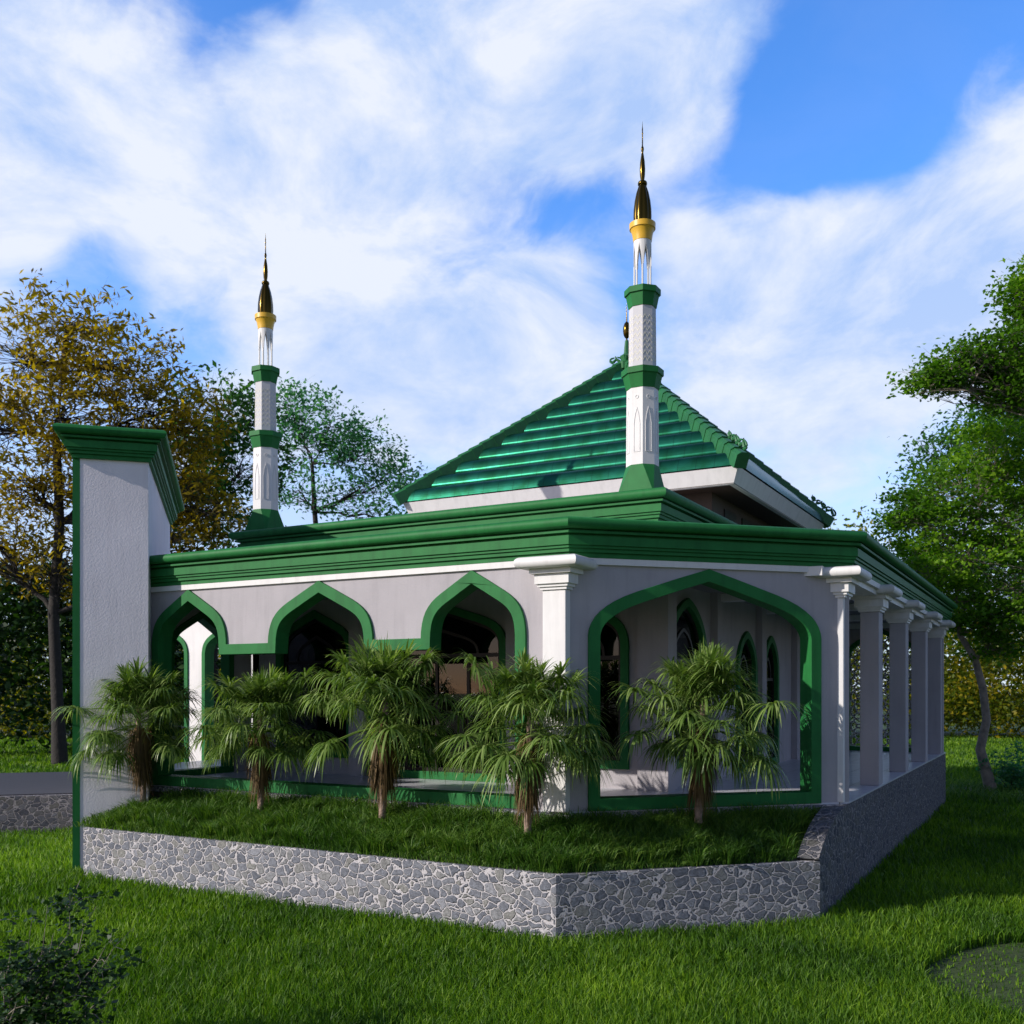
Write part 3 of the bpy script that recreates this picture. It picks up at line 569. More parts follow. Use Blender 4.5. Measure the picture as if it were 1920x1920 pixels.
# ------------------------------------------------------------------ minarets
def minaret(x,y,label):
    t=empty('minaret',(x,y,7.17),label,'minaret','minarets on the upper roof')
    def oct_(z0,h0,z1,h1,b): b.taper(x,y,z0,h0,z1,h1,8,R(22.5))
    b=MB(); # square to octagon base
    n=8; h0,h1=.36,.285; k=math.cos(math.pi/8)
    bt=[(x+sx*h0,y+sy*h0,7.15) for sx,sy in ((-1,-1),(1,-1),(1,1),(-1,1))]
    tpv=[(x+h1/k*math.cos(R(22.5+45*i)),y+h1/k*math.sin(R(22.5+45*i)),7.72) for i in range(8)]
    # octagon vertices in order; faces: 4 quads + 4 triangles
    b.v=bt+tpv; idx={i:4+i for i in range(8)}
    b.f=[(0,1,idx[6],idx[5]),(1,2,idx[0],idx[7]),(2,3,idx[2],idx[1]),(3,0,idx[4],idx[3]),(1,idx[7],idx[6]),(2,idx[1],idx[0]),(3,idx[3],idx[2]),(0,idx[5],idx[4]),tuple(idx[i] for i in range(8)),(3,2,1,0)]
    b.build('base',M['green'],t)
    b=MB(); oct_(7.72,.285,9.16,.275,b); sh=b.build('shaft',M['white'],t)
    # recessed-looking lancet mouldings and roundels on the eight faces
    b=MB(); g=MB()
    for i in range(8):
        a=R(45*i); nx,ny=math.cos(a),math.sin(a)
        fr=lambda u,n_,z,nx=nx,ny=ny: Vector((x+nx*(.2835+n_-(z-7.72)/1.44*.010)-ny*u,y+ny*(.2835+n_-(z-7.72)/1.44*.010)+nx*u,z))
        lo=[(-.055,7.96),(.055,7.96),(.055,8.48),(.032,8.64),(.0,8.76),(-.032,8.64),(-.055,8.48)]
        b.prism([offset(lo,-.008),lo],fr,0,.010); g.prism([offset(lo,.013)],fr,.0,.0035)
        ci=[(.034*math.cos(k*math.pi/6),8.98+.034*math.sin(k*math.pi/6)) for k in range(12)]
        b.prism([ci,offset(ci,.008)],fr,0,.010)
    b.build('panel_moulding',M['white'],sh); g.build('panel',M['white'],sh)
    b=MB(); oct_(9.16,.285,9.42,.345,b); oct_(9.42,.37,9.53,.37,b); b.build('collar',M['green'],t)
    b=MB(); oct_(9.53,.24,10.70,.232,b); s2=b.build('shaft',M['plaster_fine'],t)
    b=MB(); zz=MB()
    for i in range(8):
        a=R(45*i); nx,ny=math.cos(a),math.sin(a); w=.24*math.tan(math.pi/8)*.93
        fr=lambda u,n_,z,nx=nx,ny=ny: Vector((x+nx*(.2405+n_-(z-9.53)/1.17*.008)-ny*u,y+ny*(.2405+n_-(z-9.53)/1.17*.008)+nx*u,z))
        for j in range(8):
            z=9.66+j*.112; K=4; up=[(-w+2*w*k/K,z+(.07 if k%2 else 0)) for k in range(K+1)]
            dn=[(u_,z_+.012) for u_,z_ in up[::-1]]
            zz.prism([up+dn],fr,0,.003)
            if j<7:
                pass
    zz.build('zigzag_moulding',M['cream'],s2)
    b=MB(); oct_(10.70,.245,10.94,.29,b); oct_(10.94,.318,11.05,.318,b); b.build('collar',M['green'],t)
    for i in range(8):
        a=R(45*i+22.5); b=MB(); b.lathe(x+.15*math.cos(a),y+.15*math.sin(a),[(.018,11.05),(.018,11.52)],8); b.build('colonnette',M['white'],t,smooth=True)
    # lantern drum with pointed openings
    b=MB()
    for i in range(8):
        a0=45*i+22.5; 
        # each drum tooth wraps one colonnette : arch-edge points
        def cyl(u,z,r): a=R(a0+u); return (x+r*math.cos(a),y+r*math.sin(a),z)
        edge=[(6,11.50),(8,11.62),(12,11.72),(18,11.82),(22.5,11.90)]
        for r in (.168,.128):
            v=[];f=[]
            for (u,z) in edge: v+= [cyl(-u,z,r),cyl(u,z,r),cyl(-u,12.0,r),cyl(u,12.0,r)]
            for k in range(len(edge)-1):
                p=4*k; f+=[(p,p+2,p+6,p+4),(p+1,p+5,p+7,p+3)]
            f.append((0,1,3,2)); b.add(v,f)
        for sg in (-1,1):
            v=[cyl(sg*u,z,r) for u,z in edge for r in (.168,.128)]; b.add(v,[(2*k,2*k+1,2*k+3,2*k+2) for k in range(len(edge)-1)])
        b.add([cyl(-6,11.5,.168),cyl(6,11.5,.168),cyl(6,11.5,.128),cyl(-6,11.5,.128)],[(0,1,2,3)])
    b.build('lantern',M['white'],t)
    b=MB(); b.lathe(x,y,[(.175,11.97),(.185,12.05),(.20,12.13),(.225,12.19),(.245,12.20),(.248,12.30),(.10,12.305)],28); b.build('gold_collar',M['gold'],t,smooth=True,sharp=30)
    b=MB(); b.lathe(x,y,[(.165,12.30),(.172,12.42),(.168,12.56),(.150,12.72),(.118,12.88),(.082,12.99),(.07,13.03)],48,lob=.10,nl=8)
    b.lathe(x,y,[(.06,13.02),(.085,13.04),(.09,13.07),(.08,13.10),(.04,13.12)],24); 
    b.lathe(x,y,[(.032,13.11),(.048,13.22),(.053,13.34),(.044,13.48),(.026,13.60),(.016,13.66),(.024,13.69),(.028,13.72),(.022,13.76),(.012,13.78),(.010,14.0),(.016,14.02),(.009,14.04),(.012,14.1),(.006,14.14),(.002,14.24)],20,lob=.06,nl=8)
    b.build('finial',M['bronze'],t,smooth=True,sharp=50)
    return t
M['plaster_fine']=mat('fine_plaster',(.55,.54,.57),.7,bump=.1)
M['cream']=mat('cream_moulding',(.85,.80,.60),.6)
minaret(-6.98,17.62,'slender white minaret with green collars standing right in front of the green pyramid roof')
minaret(-16.42,17.62,'slender white minaret with green collars on the left roof corner, trees behind')
# ------------------------------------------------------------------ numpy mesh helper
def np_mesh(name,V,F,m,parent=None,smooth=False):   # V (n,3); F (k,4) or (k,3)
    me=bpy.data.meshes.new(name); k=F.shape[1]
    me.vertices.add(len(V)); me.vertices.foreach_set('co',V.astype(np.float32).ravel())
    me.loops.add(F.size); me.loops.foreach_set('vertex_index',F.astype(np.int32).ravel())
    me.polygons.add(len(F)); me.polygons.foreach_set('loop_start',np.arange(0,F.size,k,dtype=np.int32))
    try: me.polygons.foreach_set('loop_total',np.full(len(F),k,dtype=np.int32))
    except Exception: pass
    me.update(calc_edges=True); me.materials.append(m)
    if smooth: me.polygons.foreach_set('use_smooth',np.ones(len(F),bool))
    return link(name,me,parent)
rng=np.random.default_rng(11)
def blades(P,H,Wd,lean,az=None,wind=(0,0)):     # two quads per blade (the upper one closes to a tip)
    n=len(P); a=rng.uniform(0,2*np.pi,n) if az is None else az; dx,dy=np.cos(a),np.sin(a)
    f=rng.uniform(0,2*np.pi,n); sx,sy=np.cos(f)*Wd,np.sin(f)*Wd
    lx=dx*lean*H+wind[0]*H; ly=dy*lean*H+wind[1]*H
    z=P[:,2]
    V=np.zeros((n,6,3))
    V[:,0]=np.stack([P[:,0]-sx,P[:,1]-sy,z-.01],1); V[:,1]=np.stack([P[:,0]+sx,P[:,1]+sy,z-.01],1)
    mx,my=P[:,0]+lx*.35,P[:,1]+ly*.35
    V[:,2]=np.stack([mx+sx*.8,my+sy*.8,z+H*.6],1); V[:,3]=np.stack([mx-sx*.8,my-sy*.8,z+H*.6],1)
    tx,ty=P[:,0]+lx,P[:,1]+ly
    V[:,4]=np.stack([tx+sx*.08,ty+sy*.08,z+H*(1-.25*lean)],1); V[:,5]=np.stack([tx-sx*.08,ty-sy*.08,z+H*(1-.25*lean)],1)
    b=(np.arange(n)*6)[:,None]; F=np.concatenate([b+np.array([0,1,2,3]),b+np.array([3,2,4,5])],0)
    return V.reshape(-1,3),F
def in_poly(X,Y,poly):
    r=np.zeros(len(X),bool); n=len(poly)
    for i in range(n):
        x1,y1=poly[i]; x2,y2=poly[i-1]
        c=((y1>Y)!=(y2>Y)); r^=c&(X<(x2-x1)*(Y-y1)/((y2-y1) if y2!=y1 else 1e-9)+x1)
    return r
# lawn: density falls with distance from the viewpoint
def lawn():
    n=560000; u=rng.uniform(0,1,n); d0,d1,e=7.5,75.,-0.35
    d=(d0**e+(d1**e-d0**e)*u)**(1/e); l=d*rng.uniform(-.72,.72,n)
    X=FX*d+RX*l; Y=FY*d+RY*l
    foot=[(-15.2,12.2),(PA.x,PA.y-.02),(XC+.02,PR.y),(XC+.02,PY1),(-20,PY1),(-21.5,19),(-16.4,12.6)]
    k=~in_poly(X,Y,foot)&~in_poly(X,Y,tp)
    mp=blob(*MC,seed=3,am=.05); im=in_poly(X,Y,mp); k&=~(im&(rng.uniform(0,1,n)<.82))
    k&=~in_poly(X,Y,FLOWER)
    X,Y,d=X[k],Y[k],d[k]; n=len(X)
    P=np.stack([X,Y,np.zeros(n)],1)
    patch=.5+.5*np.sin(X*1.7+np.sin(Y*1.3)*1.5)*np.sin(Y*1.9+np.cos(X*1.1))
    H=(rng.uniform(.10,.23,n)+.04*patch)*np.where(d>30,1.15,1)
    im2=in_poly(X,Y,mp); H[im2]*=.3
    V,F=blades(P,H,.0058*(1+np.maximum(d-9,0)/9),rng.uniform(.1,.6,n))
    o=np_mesh('grass',V,F,M['grass']); tag(o,kind='stuff'); tag(o,'bright green unmown lawn grass round the mosque','grass')
FLOWER=blob(-2.2,36.4,2.6,seed=5,am=.12)
lawn()
# planted slope between planter wall and platform
def bed_z(x,y):
    da=y-12.27; db=((y-x)-(PA.y-PA.x))*S2      # distance inside each front wall
    t=np.clip(np.minimum(da,db)/1.62,0,1); return .93+.58*t
def bed():
    b=MB(); nx=60
    P=[]
    g=[]; xs=np.linspace(-16.0,XC-.30,90); 
    V=[];F=[]
    for i,x in enumerate(xs):
        ylo=12.27+.10 if x<PA.x else PA.y+(x-PA.x)+.14
        yhi=YA+.0 if x<WB.x else WB.y+(x-WB.x)
        yhi=max(yhi,ylo+.05)
        for j in range(13):
            y=ylo+(yhi-ylo)*j/12; V.append((x,y,float(bed_z(x,y))+.025*math.sin(x*5+y*3)*math.sin(y*7-x*2)*(0 if j in(0,) else 1)))
    for i in range(len(xs)-1):
        for j in range(12): F.append((i*13+j,(i+1)*13+j,(i+1)*13+j+1,i*13+j+1))
    b.v=V;b.f=F; tag(b.build('bed_soil',M['soil'],smooth=True),kind='structure')
    n=150000; X=rng.uniform(-16.2,XC-.33,n); Y=rng.uniform(12.3,17.6,n)
    ylo=np.where(X<PA.x,12.27+.06,PA.y+(X-PA.x)+.09); yhi=np.where(X<WB.x,YA-.10,WB.y+(X-WB.x)-.14)
    k=(Y>ylo)&(Y<yhi)&~(X-Y<-28.9); X,Y=X[k],Y[k]; n=len(X)
    cl=np.sin(X*4.1+np.sin(Y*5)*1.3)*np.sin(Y*4.7+np.cos(X*3.3)*1.2)
    Z=bed_z(X,Y); H=rng.uniform(.06,.13,n)*(1+.35*cl)
    a=rng.uniform(0,2*np.pi,n)
    V1,F1=blades(np.stack([X,Y,Z],1),H*1.15,.0062,rng.uniform(.5,1.3,n),az=a+cl*1.5)
    # tussocks
    m=480; tx=rng.uniform(-15.6,XC-.5,m*3); ty=rng.uniform(12.4,17.2,m*3)
    ylo=np.where(tx<PA.x,12.27+.15,PA.y+(tx-PA.x)+.2); yhi=np.where(tx<WB.x,YA-.25,WB.y+(tx-WB.x)-.3); k=(ty>ylo)&(ty<yhi)&(tx-ty>-28.6); tx,ty=tx[k],ty[k]
    K=80; X=np.repeat(tx,K)+rng.normal(0,.05,len(tx)*K); Y=np.repeat(ty,K)+rng.normal(0,.05,len(tx)*K)
    az=np.arctan2(Y-np.repeat(ty,K),X-np.repeat(tx,K)); n=len(X)
    V2,F2=blades(np.stack([X,Y,bed_z(X,Y)],1),rng.uniform(.14,.36,n),.0065,rng.uniform(.35,1.2,n),az=az)
    o=np_mesh('bed_grass',np.concatenate([V1,V2]),np.concatenate([F1,F2+len(V1)]),M['bedgrass'])
    tag(o,'dark tufted grass on the sloping palm bed','ground cover',kind='stuff')
bed()
# ------------------------------------------------------------------ palms
def segs(org,dirs,L,droop,w,K=7,twist=0):
    """curved strap leaves: org (n,3), unit dirs (n,3)"""
    n=len(org); t=np.linspace(0,1,K+1)
    side=np.cross(dirs,np.array([0,0,1.])); nl=np.linalg.norm(side,axis=1,keepdims=True); side=np.where(nl<.05,np.array([1.,0,0]),side/np.maximum(nl,1e-6))
    V=np.zeros((n,K+1,2,3))
    for i,s in enumerate(t):
        horiz=np.sqrt(np.maximum(0,1-(droop*s)**2*.55))[:,None] if isinstance(droop,np.ndarray) else 1
        p=org+dirs*(L*s)[:,None]*horiz
        p[:,2]-=droop*L*s**2.3*1.05
        ww=w*(1.05*(.25+.75*min(1,s*4))*(1-s)**.7+.04) if s<1 else w*.03
        V[:,i,0]=p-side*ww; V[:,i,1]=p+side*ww
    b=(np.arange(n)*(K+1)*2)[:,None]
    F=np.concatenate([b+np.array([2*i,2*i+1,2*i+3,2*i+2]) for i in range(K)],0)
    return V.reshape(-1,3),F
def make_palm(seed,H=1.0):
    rd=np.random.default_rng(seed); Vs=[];Fs=[];nv=0; tv=MB()
    def add(V,F):
        nonlocal nv; Vs.append(V);Fs.append(F+nv); nv+=len(V)
    top=1.95; 
    def fan(base,az,el,pet,L,droop,spread,n):
        d=np.array([math.cos(az)*math.cos(el),math.sin(az)*math.cos(el),math.sin(el)]); tip=base+d*pet
        tv.tube([tuple(base),tuple(base+d*pet*.5+np.array([0,0,.04])),tuple(tip)],[.012,.009,.008],4)
        side=np.array([-math.sin(az),math.cos(az),0]); up=np.cross(d,side); up=-up if up[2]<0 else up
        ph=np.linspace(-spread,spread,n)+rd.normal(0,.05,n)
        lift=rd.uniform(-.05,.55,n)
        dirs=np.cos(ph)[:,None]*d+np.sin(ph)[:,None]*side+lift[:,None]*up
        dirs/=np.linalg.norm(dirs,axis=1,keepdims=True)
        add(*segs(np.repeat(tip[None],n,0),dirs,L*rd.uniform(.8,1.1,n),np.full(n,droop)*rd.uniform(.75,1.25,n),.0195))
    c=np.array([0,0,top])
    # crown rosette
    for (cc,m,l0,l1) in ((c+[0,0,.08],150,.55,.80),(c+[.16,.05,-.02],60,.4,.6),(c+[-.12,-.14,-.02],60,.4,.6)):
        a=rd.uniform(0,2*np.pi,m); e=rd.uniform(-.25,1.5,m)
        dirs=np.stack([np.cos(a)*np.cos(e),np.sin(a)*np.cos(e),np.sin(e)],1)
        add(*segs(np.repeat(cc[None],m,0),dirs,rd.uniform(l0,l1,m),np.clip(.42-e*.2,.06,1)*rd.uniform(.6,1.4,m),.017))
    for tier,(k,z,el,pet,L,dr) in enumerate(((6,top-.02,1.0,.42,.54,.32),(9,top-.12,.6,.70,.54,.45),(11,top-.24,.3,.92,.52,.58),(11,top-.42,.02,.94,.50,.70),(9,top-.60,-.24,.72,.47,.75))):
        o=rd.uniform(0,6.28)
        for i in range(k):
            fan(np.array([0,0,z+rd.normal(0,.05)]),o+2*math.pi*i/k+rd.normal(0,.22),el+rd.normal(0,.2),pet*rd.uniform(.65,1.15),L*rd.uniform(.85,1.15),dr*rd.uniform(.7,1.15),2.75,50)
    crown=(np.concatenate(Vs),np.concatenate(Fs))
    # hanging dead skirt
    Vs,Fs2=[],[]; nv=0; Fs.clear(); 
    n=600; a=rd.uniform(0,2*np.pi,n); z=rd.uniform(.85,1.5,n); r=.03+.20*rd.uniform(0,1,n)*np.clip(z-.7,0,1)
    org=np.stack([np.cos(a)*r,np.sin(a)*r,z],1); dirs=np.stack([np.cos(a)*.30,np.sin(a)*.30,np.full(n,-.95)],1); dirs/=np.linalg.norm(dirs,axis=1,keepdims=True)
    skirt=segs(org,dirs,rd.uniform(.25,.55,n),np.full(n,.35),.013)
    return crown,skirt,tv
PALMS=[((291,1503),1240,.985,'palm at the left end of the bed against the pylon wall',0.3),
       ((489,1535),1250,.95,'shorter palm second from the left in the raised bed',1.9),
       ((718,1552),1195,1.14,'tallest palm, in front of the middle of the arcade',4.0),
       ((987,1582),1225,1.10,'palm standing before the white corner column',5.2),
       ((1311,1562),1205,1.08,'palm standing alone before the wide arch',2.6)]
def palm_pos(p,q):
    for i in range(1200):
        d=14+i*.006; w=W(p,q,d)
        if float(bed_z(w.x,w.y))>=w.z: return w,d
    return w,d
def grow_palms():
    cr,sk,tv=make_palm(5)
    tr=MB(); rd=random.Random(2)
    pts=[];rr=[]
    for i in range(26):
        z=-.1+2.05*i/25; pts.append((.018*math.sin(z*3),.012*math.cos(z*2.6),z)); rr.append((.058 if i%2 else .050)+(.022 if z<.05 else 0)-.006*z)
    tr.tube(pts,rr,10)
    protos={}
    sets={0:(cr,sk,tv),1:make_palm(17)}
    for num,((px_,py_),topy,scl,label,rot) in enumerate(PALMS):
        w,d=palm_pos(px_,py_)
        if px_<300: w=w-Vector((-.1,.873,0))*.38; w.z=float(bed_z(w.x,w.y))
        ht=3.5+(1295-topy)*d/1867-w.z; s=ht/2.62
        root=empty('palm',(w.x,w.y,w.z),'small fan '+label,'palm','palms in the raised bed')
        root.rotation_euler=((.03,-.02,.025,-.035,.01)[num],(-.02,.03,-.015,.02,-.03)[num],rot); root.scale=(s,s,s)
        kind=num%2
        if kind not in protos:
            cr_,sk_,tv_=sets[kind]; L_=[]
            for nm in ('trunk','crown','dead_leaves','leaf_stalks'):
                if nm=='trunk': o=tr.build('trunk',M['palmbark'],None,smooth=True,sharp=80)
                elif nm=='leaf_stalks': o=tv_.build('leaf_stalks',M['palm'],None)
                else: o=np_mesh(nm,*(cr_ if nm=='crown' else sk_),M['palm'] if nm=='crown' else M['dead'],smooth=True)
                o.parent=root; o.location=(0,0,0); L_.append(o)
            protos[kind]=L_
        else:
            for o in protos[kind]:
                c=o.copy(); C.objects.link(c); c.parent=root; c.location=(0,0,0)
grow_palms()
# ------------------------------------------------------------------ trees
def leaf_cloud(centers,spread,per,size,up=.35,elong=2.0,flat=.7):
    n=len(centers)*per; c=np.repeat(centers,per,0); sp=np.repeat(spread,per) if isinstance(spread,np.ndarray) else spread
    g=rng.normal(0,1,(n,3)); g[:,2]*=flat; P=c+g*(sp[:,None] if isinstance(sp,np.ndarray) else sp)
    nn=rng.normal(0,1,(n,3)); nn[:,2]=np.abs(nn[:,2])+up; nn/=np.linalg.norm(nn,axis=1,keepdims=True)
    t=rng.normal(0,1,(n,3)); t[:,2]-=.3; t-=nn*(t*nn).sum(1,keepdims=True); t/=np.linalg.norm(t,axis=1,keepdims=True); s=np.cross(nn,t)
    L=size*rng.uniform(.6,1.3,n)[:,None]; w=L/elong
    V=np.stack([P-t*L*.5,P+s*w*.5+nn*w*.12,P+t*L*.5,P-s*w*.5+nn*w*.12],1).reshape(-1,3)
    F=(np.arange(n)*4)[:,None]+np.array([0,1,2,3])
    return V,F
def wiggle(a,b,n,amp,rd):
    a=Vector(a);b=Vector(b);L=(b-a).length; out=[]
    for i in range(n+1):
        t=i/n; k=math.sin(math.pi*t); out.append(a.lerp(b,t)+Vector((rd.gauss(0,1),rd.gauss(0,1),rd.gauss(0,.6)))*amp*L*k*(1 if 0<i<n else 0))
    return out
def tree(name,label,cat,base,trunk_pts,r0,lobes,leaf,per,size,bark,leafm,seed,group=None,spread=.35,elong=2.,up=.35,flat=.7):
    rd=random.Random(seed); base=Vector(base)
    root=empty(name,tuple(base),label,cat,group)
    b=MB(); pts=[Vector(p) for p in trunk_pts]; m=len(pts)
    rad=[r0*(1-.62*i/(m-1)) for i in range(m)]; rad[0]*=1.25; b.tube(pts,rad,10)
    cents=[]
    for (c,rx,rz,nc) in lobes:
        c=Vector(c)
        # attach limb low on the trunk relative to the lobe
        best=min(range(1,m),key=lambda i:(pts[i]-c).length+max(0,pts[i].z-c.z)*3)
        st=pts[best]; limb=wiggle(st,c,6,.05,rd); ra=rad[best]*.55
        b.tube(limb,[ra*(1-.6*i/6) for i in range(7)],7)
        for k in range(nc):
            v=Vector((rd.gauss(0,1),rd.gauss(0,1),rd.gauss(0,1))).normalized()*(rd.uniform(.25,1)**.5)
            p=c+Vector((v.x*rx,v.y*rx,v.z*rz)); cents.append(p)
            s=limb[rd.choice([2,3,4,5,6])]; tw=wiggle(s,p,4,.07,rd); rr=ra*.28
            b.tube(tw,[rr,rr*.75,rr*.5,rr*.35,rr*.2],4)
            for q in range(3):   # fine twigs
                e=p+Vector((rd.gauss(0,1),rd.gauss(0,1),rd.gauss(0,.7)))*spread*1.3; b.tube([tw[3],tw[3].lerp(e,.55)+Vector((0,0,.05)),e],[rr*.3,rr*.2,rr*.1],3)
    tk=b.build('trunk',bark,None,smooth=True,sharp=80); tk.parent=root; tk.location=-base
    V,F=leaf_cloud(np.array([tuple(p) for p in cents]),spread,per,size,up,elong,flat)
    cr=np_mesh('crown',V,F,leafm); cr.parent=root; cr.location=-base
    return root
def lob(px_,py_,d,rx,rz,n): return (tuple(W(px_,py_,d)),rx,rz,n)
# big yellowing tree left
D=46; g=W(112,1437,D); g.z=0
tree('tree','large yellowing tree rising behind the pylon wall at far left','tree',g,[tuple(g),tuple(W(108,1330,D)),tuple(W(100,1150,D)),tuple(W(112,980,D)),tuple(W(105,820,D)),tuple(W(120,680,D)),tuple(W(125,620,D))],.30,
 [lob(130,610,D,3.2,1.6,70),lob(40,680,D-1,3.4,2.2,85),lob(220,690,D,3.2,2.0,85),lob(-40,800,D,3.6,2.4,80),lob(120,760,D-2,3,2.4,75),lob(290,780,D,2.8,2.4,85),lob(60,900,D,3.4,2.2,80),lob(200,900,D+1,3.3,2.2,65),
  lob(320,900,D,2.6,2.2,70),lob(375,800,D+1,1.6,1.8,40),lob(-20,1010,D,3,2.2,65),lob(110,1050,D,2.6,2,50),lob(380,960,D,2.2,2.0,60),lob(330,1010,D,2,1.4,45)],None,17,.38,M['bark'],M['leafY'],3,spread=.34,elong=3)
# second tree, darker mix behind the left minaret
D=52; g=W(400,1437,D); g.z=0
tree('tree','olive green tree between the pylon wall and the left minaret','tree',g,[tuple(g),tuple(W(400,1250,D)),tuple(W(395,1100,D)),tuple(W(405,950,D)),tuple(W(410,840,D))],.3,
 [lob(400,780,D,2.8,2.2,60),lob(345,870,D,2.8,2.2,70),lob(450,880,D,2.8,2.4,70),lob(400,970,D,3.6,2,90),lob(470,790,D,1.8,1.8,35)],None,17,.36,M['bark'],M['leafG'],4,spread=.42)
D=60; g=W(640,1400,D); g.z=0
tree('tree','bluish green tree spreading right of the left minaret','tree',g,[tuple(g),tuple(W(620,1200,D)),tuple(W(600,1080,D)),tuple(W(590,960,D)),tuple(W(585,870,D))],.28,
 [lob(545,760,D,2.2,1.3,45),lob(620,800,D,3.2,1.6,75),lob(575,840,D,2.6,1.5,35),lob(690,850,D,2.6,1.6,50),lob(740,895,D,1.8,1.2,28),lob(560,920,D,2.4,1.4,26),lob(660,930,D,2.8,1.6,35),lob(720,970,D,2.0,1.0,20)],None,20,.30,M['bark'],M['leafT'],9,spread=.4)
# right trees
D=33; g=W(1862,1470,D); g.z=0
tree('tree','crooked pale trunked tree with fresh green leaves right of the colonnade','tree',g,[tuple(g),tuple(W(1838,1405,D)),tuple(W(1850,1350,D)),tuple(W(1843,1290,D)),tuple(W(1828,1235,D)),tuple(W(1800,1190,D)),tuple(W(1790,1130,D)),tuple(W(1810,1050,D))],.17,
 [lob(1740,990,D,1.5,1.0,60),lob(1800,910,D,1.8,1.2,80),lob(1870,840,D,1.5,1.2,75),lob(1720,1070,D-1,1.3,.9,45),lob(1820,1050,D,2.0,1.2,90),lob(1900,980,D,1.8,1.4,85),lob(1960,900,D,2,1.6,80),lob(1790,1140,D,1.6,.9,65),lob(1880,1150,D,1.8,1.0,80),lob(1700,960,D,.8,.7,22),lob(1960,1100,D,1.8,1.4,60),lob(1860,1210,D,1.3,.5,30)],None,42,.16,M['lbark'],M['leafR'],6,flat=.35,spread=.30,elong=1.5,up=.6)
D=30; g=W(2120,1480,D); g.z=0
tree('tree','tall tree reaching in from the right edge high above the colonnade','tree',g,[tuple(g),tuple(W(2100,1250,D)),tuple(W(2090,1000,D)),tuple(W(2060,800,D)),tuple(W(2030,640,D))],.35,
 [lob(1800,690,D,1.3,.6,50),lob(1870,670,D,1.2,.8,65),lob(1920,560,D,.7,.7,45),lob(1900,740,D,1.2,.6,45),lob(1960,640,D,1.2,1.2,60),lob(1745,720,D,.7,.35,20),lob(1990,500,D,1.2,.8,40)],None,42,.16,M['lbark'],M['leafR'],8,flat=.35,spread=.30,elong=1.5,up=.6)
D=52; g=W(2010,1400,D); g.z=0
tree('tree','hazy bluish green tree seen behind the crooked trunked tree','tree',g,[tuple(g),tuple(W(2005,1200,D)),tuple(W(1960,1000,D)),tuple(W(1900,850,D))],.25,
 [lob(1830,800,D,2,1.4,50),lob(1760,860,D,1.8,1.2,40),lob(1900,880,D,3,2,80),lob(1730,960,D,2,1.4,40),lob(1900,1050,D,3.4,2.2,90),lob(1760,1080,D,2.2,1.6,60),lob(1950,760,D,2,1.4,50)],None,28,.30,M['bark'],M['leafG'],12,spread=.5)
# wood closing the view all round
def wood():
    cs=[];sp=[]
    rd=random.Random(4)
    for i in range(900):
        px_=rd.uniform(-500,2500); d=rd.uniform(70,84); top=13 if px_>1500 else (11 if px_>700 else 10)
        z=rd.uniform(.3,1)**.8*top*(1+.25*math.sin(px_*.013))*rd.uniform(.1,1); w=W(px_,1295,d); cs.append((w.x,w.y,z+.3)); sp.append(1.3)
    V,F=leaf_cloud(np.array(cs),1.15,230,.36,.3,1.8)
    o=np_mesh('woodland',V,F,M['leafW']); tag(o,'yellow green wood closing the lawn in the distance','woodland',kind='stuff')
    cs=[]
    for i in range(90):      # dark understorey left
        px_=rd.uniform(-150,420); d=rd.uniform(50,58); w=W(px_,1295,d); cs.append((w.x,w.y,rd.uniform(.5,9.5)))
    V,F=leaf_cloud(np.array(cs),1.2,190,.45,.3,1.8)
    o=np_mesh('undergrowth',V,F,M['leafD']); tag(o,'dark thicket below the yellowing tree at left','undergrowth',kind='stuff')
wood()
# low shrub in the left foreground
def shrub(name,label,base,specs,size,per,spread,leafm,stem,seed,r=.012):
    rd=random.Random(seed); base=Vector(base); root=empty(name,tuple(base),label,'shrub'); b=MB(); cs=[]
    for e,n in specs:
        e=Vector(e); pts=wiggle(base+Vector((rd.uniform(-.12,.12),rd.uniform(-.12,.12),0)),e,7,.04,rd); b.tube(pts,[r*(1-.1*i) for i in range(8)],5)
        for k in range(n):
            t=rd.uniform(.3,1); q=pts[0].lerp(e,t) if t<.35 else pts[min(7,int(t*7))]; p=q+Vector((rd.gauss(0,1),rd.gauss(0,1),rd.gauss(0,.6)))*spread*1.6; cs.append(p); b.tube([q,q.lerp(p,.5)+Vector((0,0,.03)),p],[r*.5,r*.4,r*.25],3)
    s=b.build('stems',stem,None,smooth=True); s.parent=root; s.location=-base
    V,F=leaf_cloud(np.array([tuple(p) for p in cs]),spread,per,size,.8,1.15,.5)
    c=np_mesh('foliage',V,F,leafm); c.parent=root; c.location=-base; return root
g=W(20,2000,9.1); g.z=0
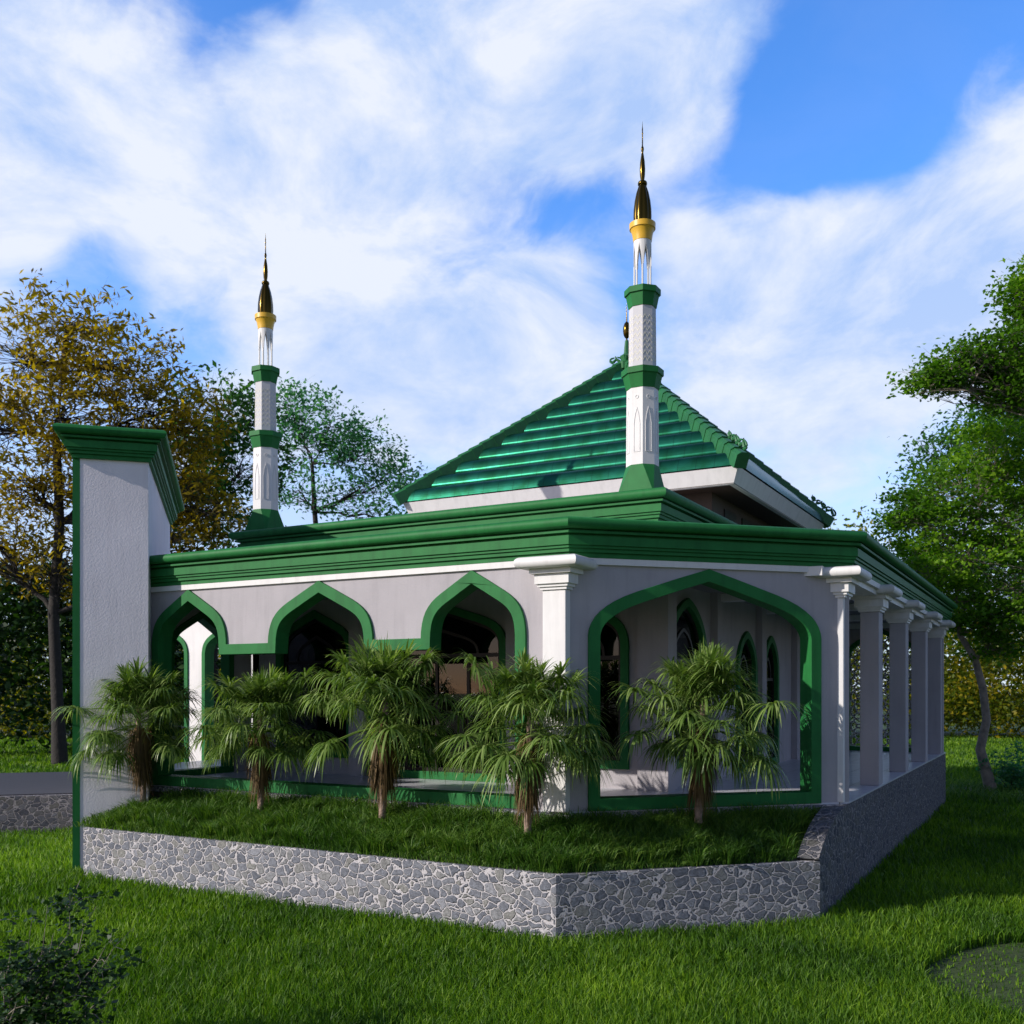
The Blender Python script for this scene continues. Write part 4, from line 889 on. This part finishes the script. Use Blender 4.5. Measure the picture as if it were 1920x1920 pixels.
shrub('shrub','dark ivy leaved shrub in the lower left foreground',g,[(W(150,1650,9.3),13),(W(60,1720,9.0),13),(W(250,1740,9.2),12),(W(200,1770,9.0),12),(W(20,1780,8.8),12),(W(100,1750,9.1),13),(W(215,1850,9.0),10),(W(120,1850,8.8),12),(W(30,1880,8.6),12),(W(-40,1700,9),12),(W(90,1690,9.4),10),(W(180,1700,9.1),9)],.062,22,.075,M['leafD'],M['lbark'],21,r=.008)
g=W(1905,1478,33.2); g.z=0
shrub('shrub','wispy blue green shrub growing round the crooked trunk',g,[(W(1915,1395,33.3),16),(W(1870,1410,33),14),(W(1950,1420,33),16),(W(1840,1430,33),10),(W(1900,1430,32.5),16)],.11,22,.12,M['leafT'],M['bark'],22,r=.014)
# border plants and rocks round that tree
def border():
    n=9000; X=rng.uniform(-6,2,n); Y=rng.uniform(33,40,n); k=in_poly(X,Y,FLOWER); X,Y=X[k],Y[k]; n=len(X)
    V,F=blades(np.stack([X,Y,np.zeros(n)],1),rng.uniform(.15,.55,n),.016,rng.uniform(.3,1.0,n))
    tag(np_mesh('border_plants',V,F,M['bedgrass']),'low dark ground cover in the round border under the crooked tree','ground cover',kind='stuff')
border()
sheet('border_soil',blob(-2.2,36.4,2.75,seed=5,am=.12),.004,M['soil'])
def rock(loc,s,label,seed):
    import bmesh
    bm=bmesh.new(); bmesh.ops.create_icosphere(bm,subdivisions=3,radius=1); rd=random.Random(seed); ph=[rd.uniform(0,6) for _ in range(6)]
    for v in bm.verts:
        k=1+.16*math.sin(v.co.x*3+ph[0])+.12*math.sin(v.co.y*4+ph[1])+.10*math.sin(v.co.z*5+ph[2]+v.co.x*3); v.co=Vector((v.co.x*s*1.4*k,v.co.y*s*k,max(-.2,v.co.z)*s*.75*k))
    me=bpy.data.meshes.new('rock'); bm.to_mesh(me); bm.free(); me.materials.append(M['rock']); o=bpy.data.objects.new('rock',me); C.objects.link(o); o.location=loc; tag(o,label,'rock')
g=W(1812,1458,33.5); rock((g.x,g.y,.05),.24,'grey boulder lying in the grass left of the crooked tree',1)
g=W(1835,1452,33.9); rock((g.x,g.y,.05),.20,'smaller grey boulder tucked against the crooked trunk',2)
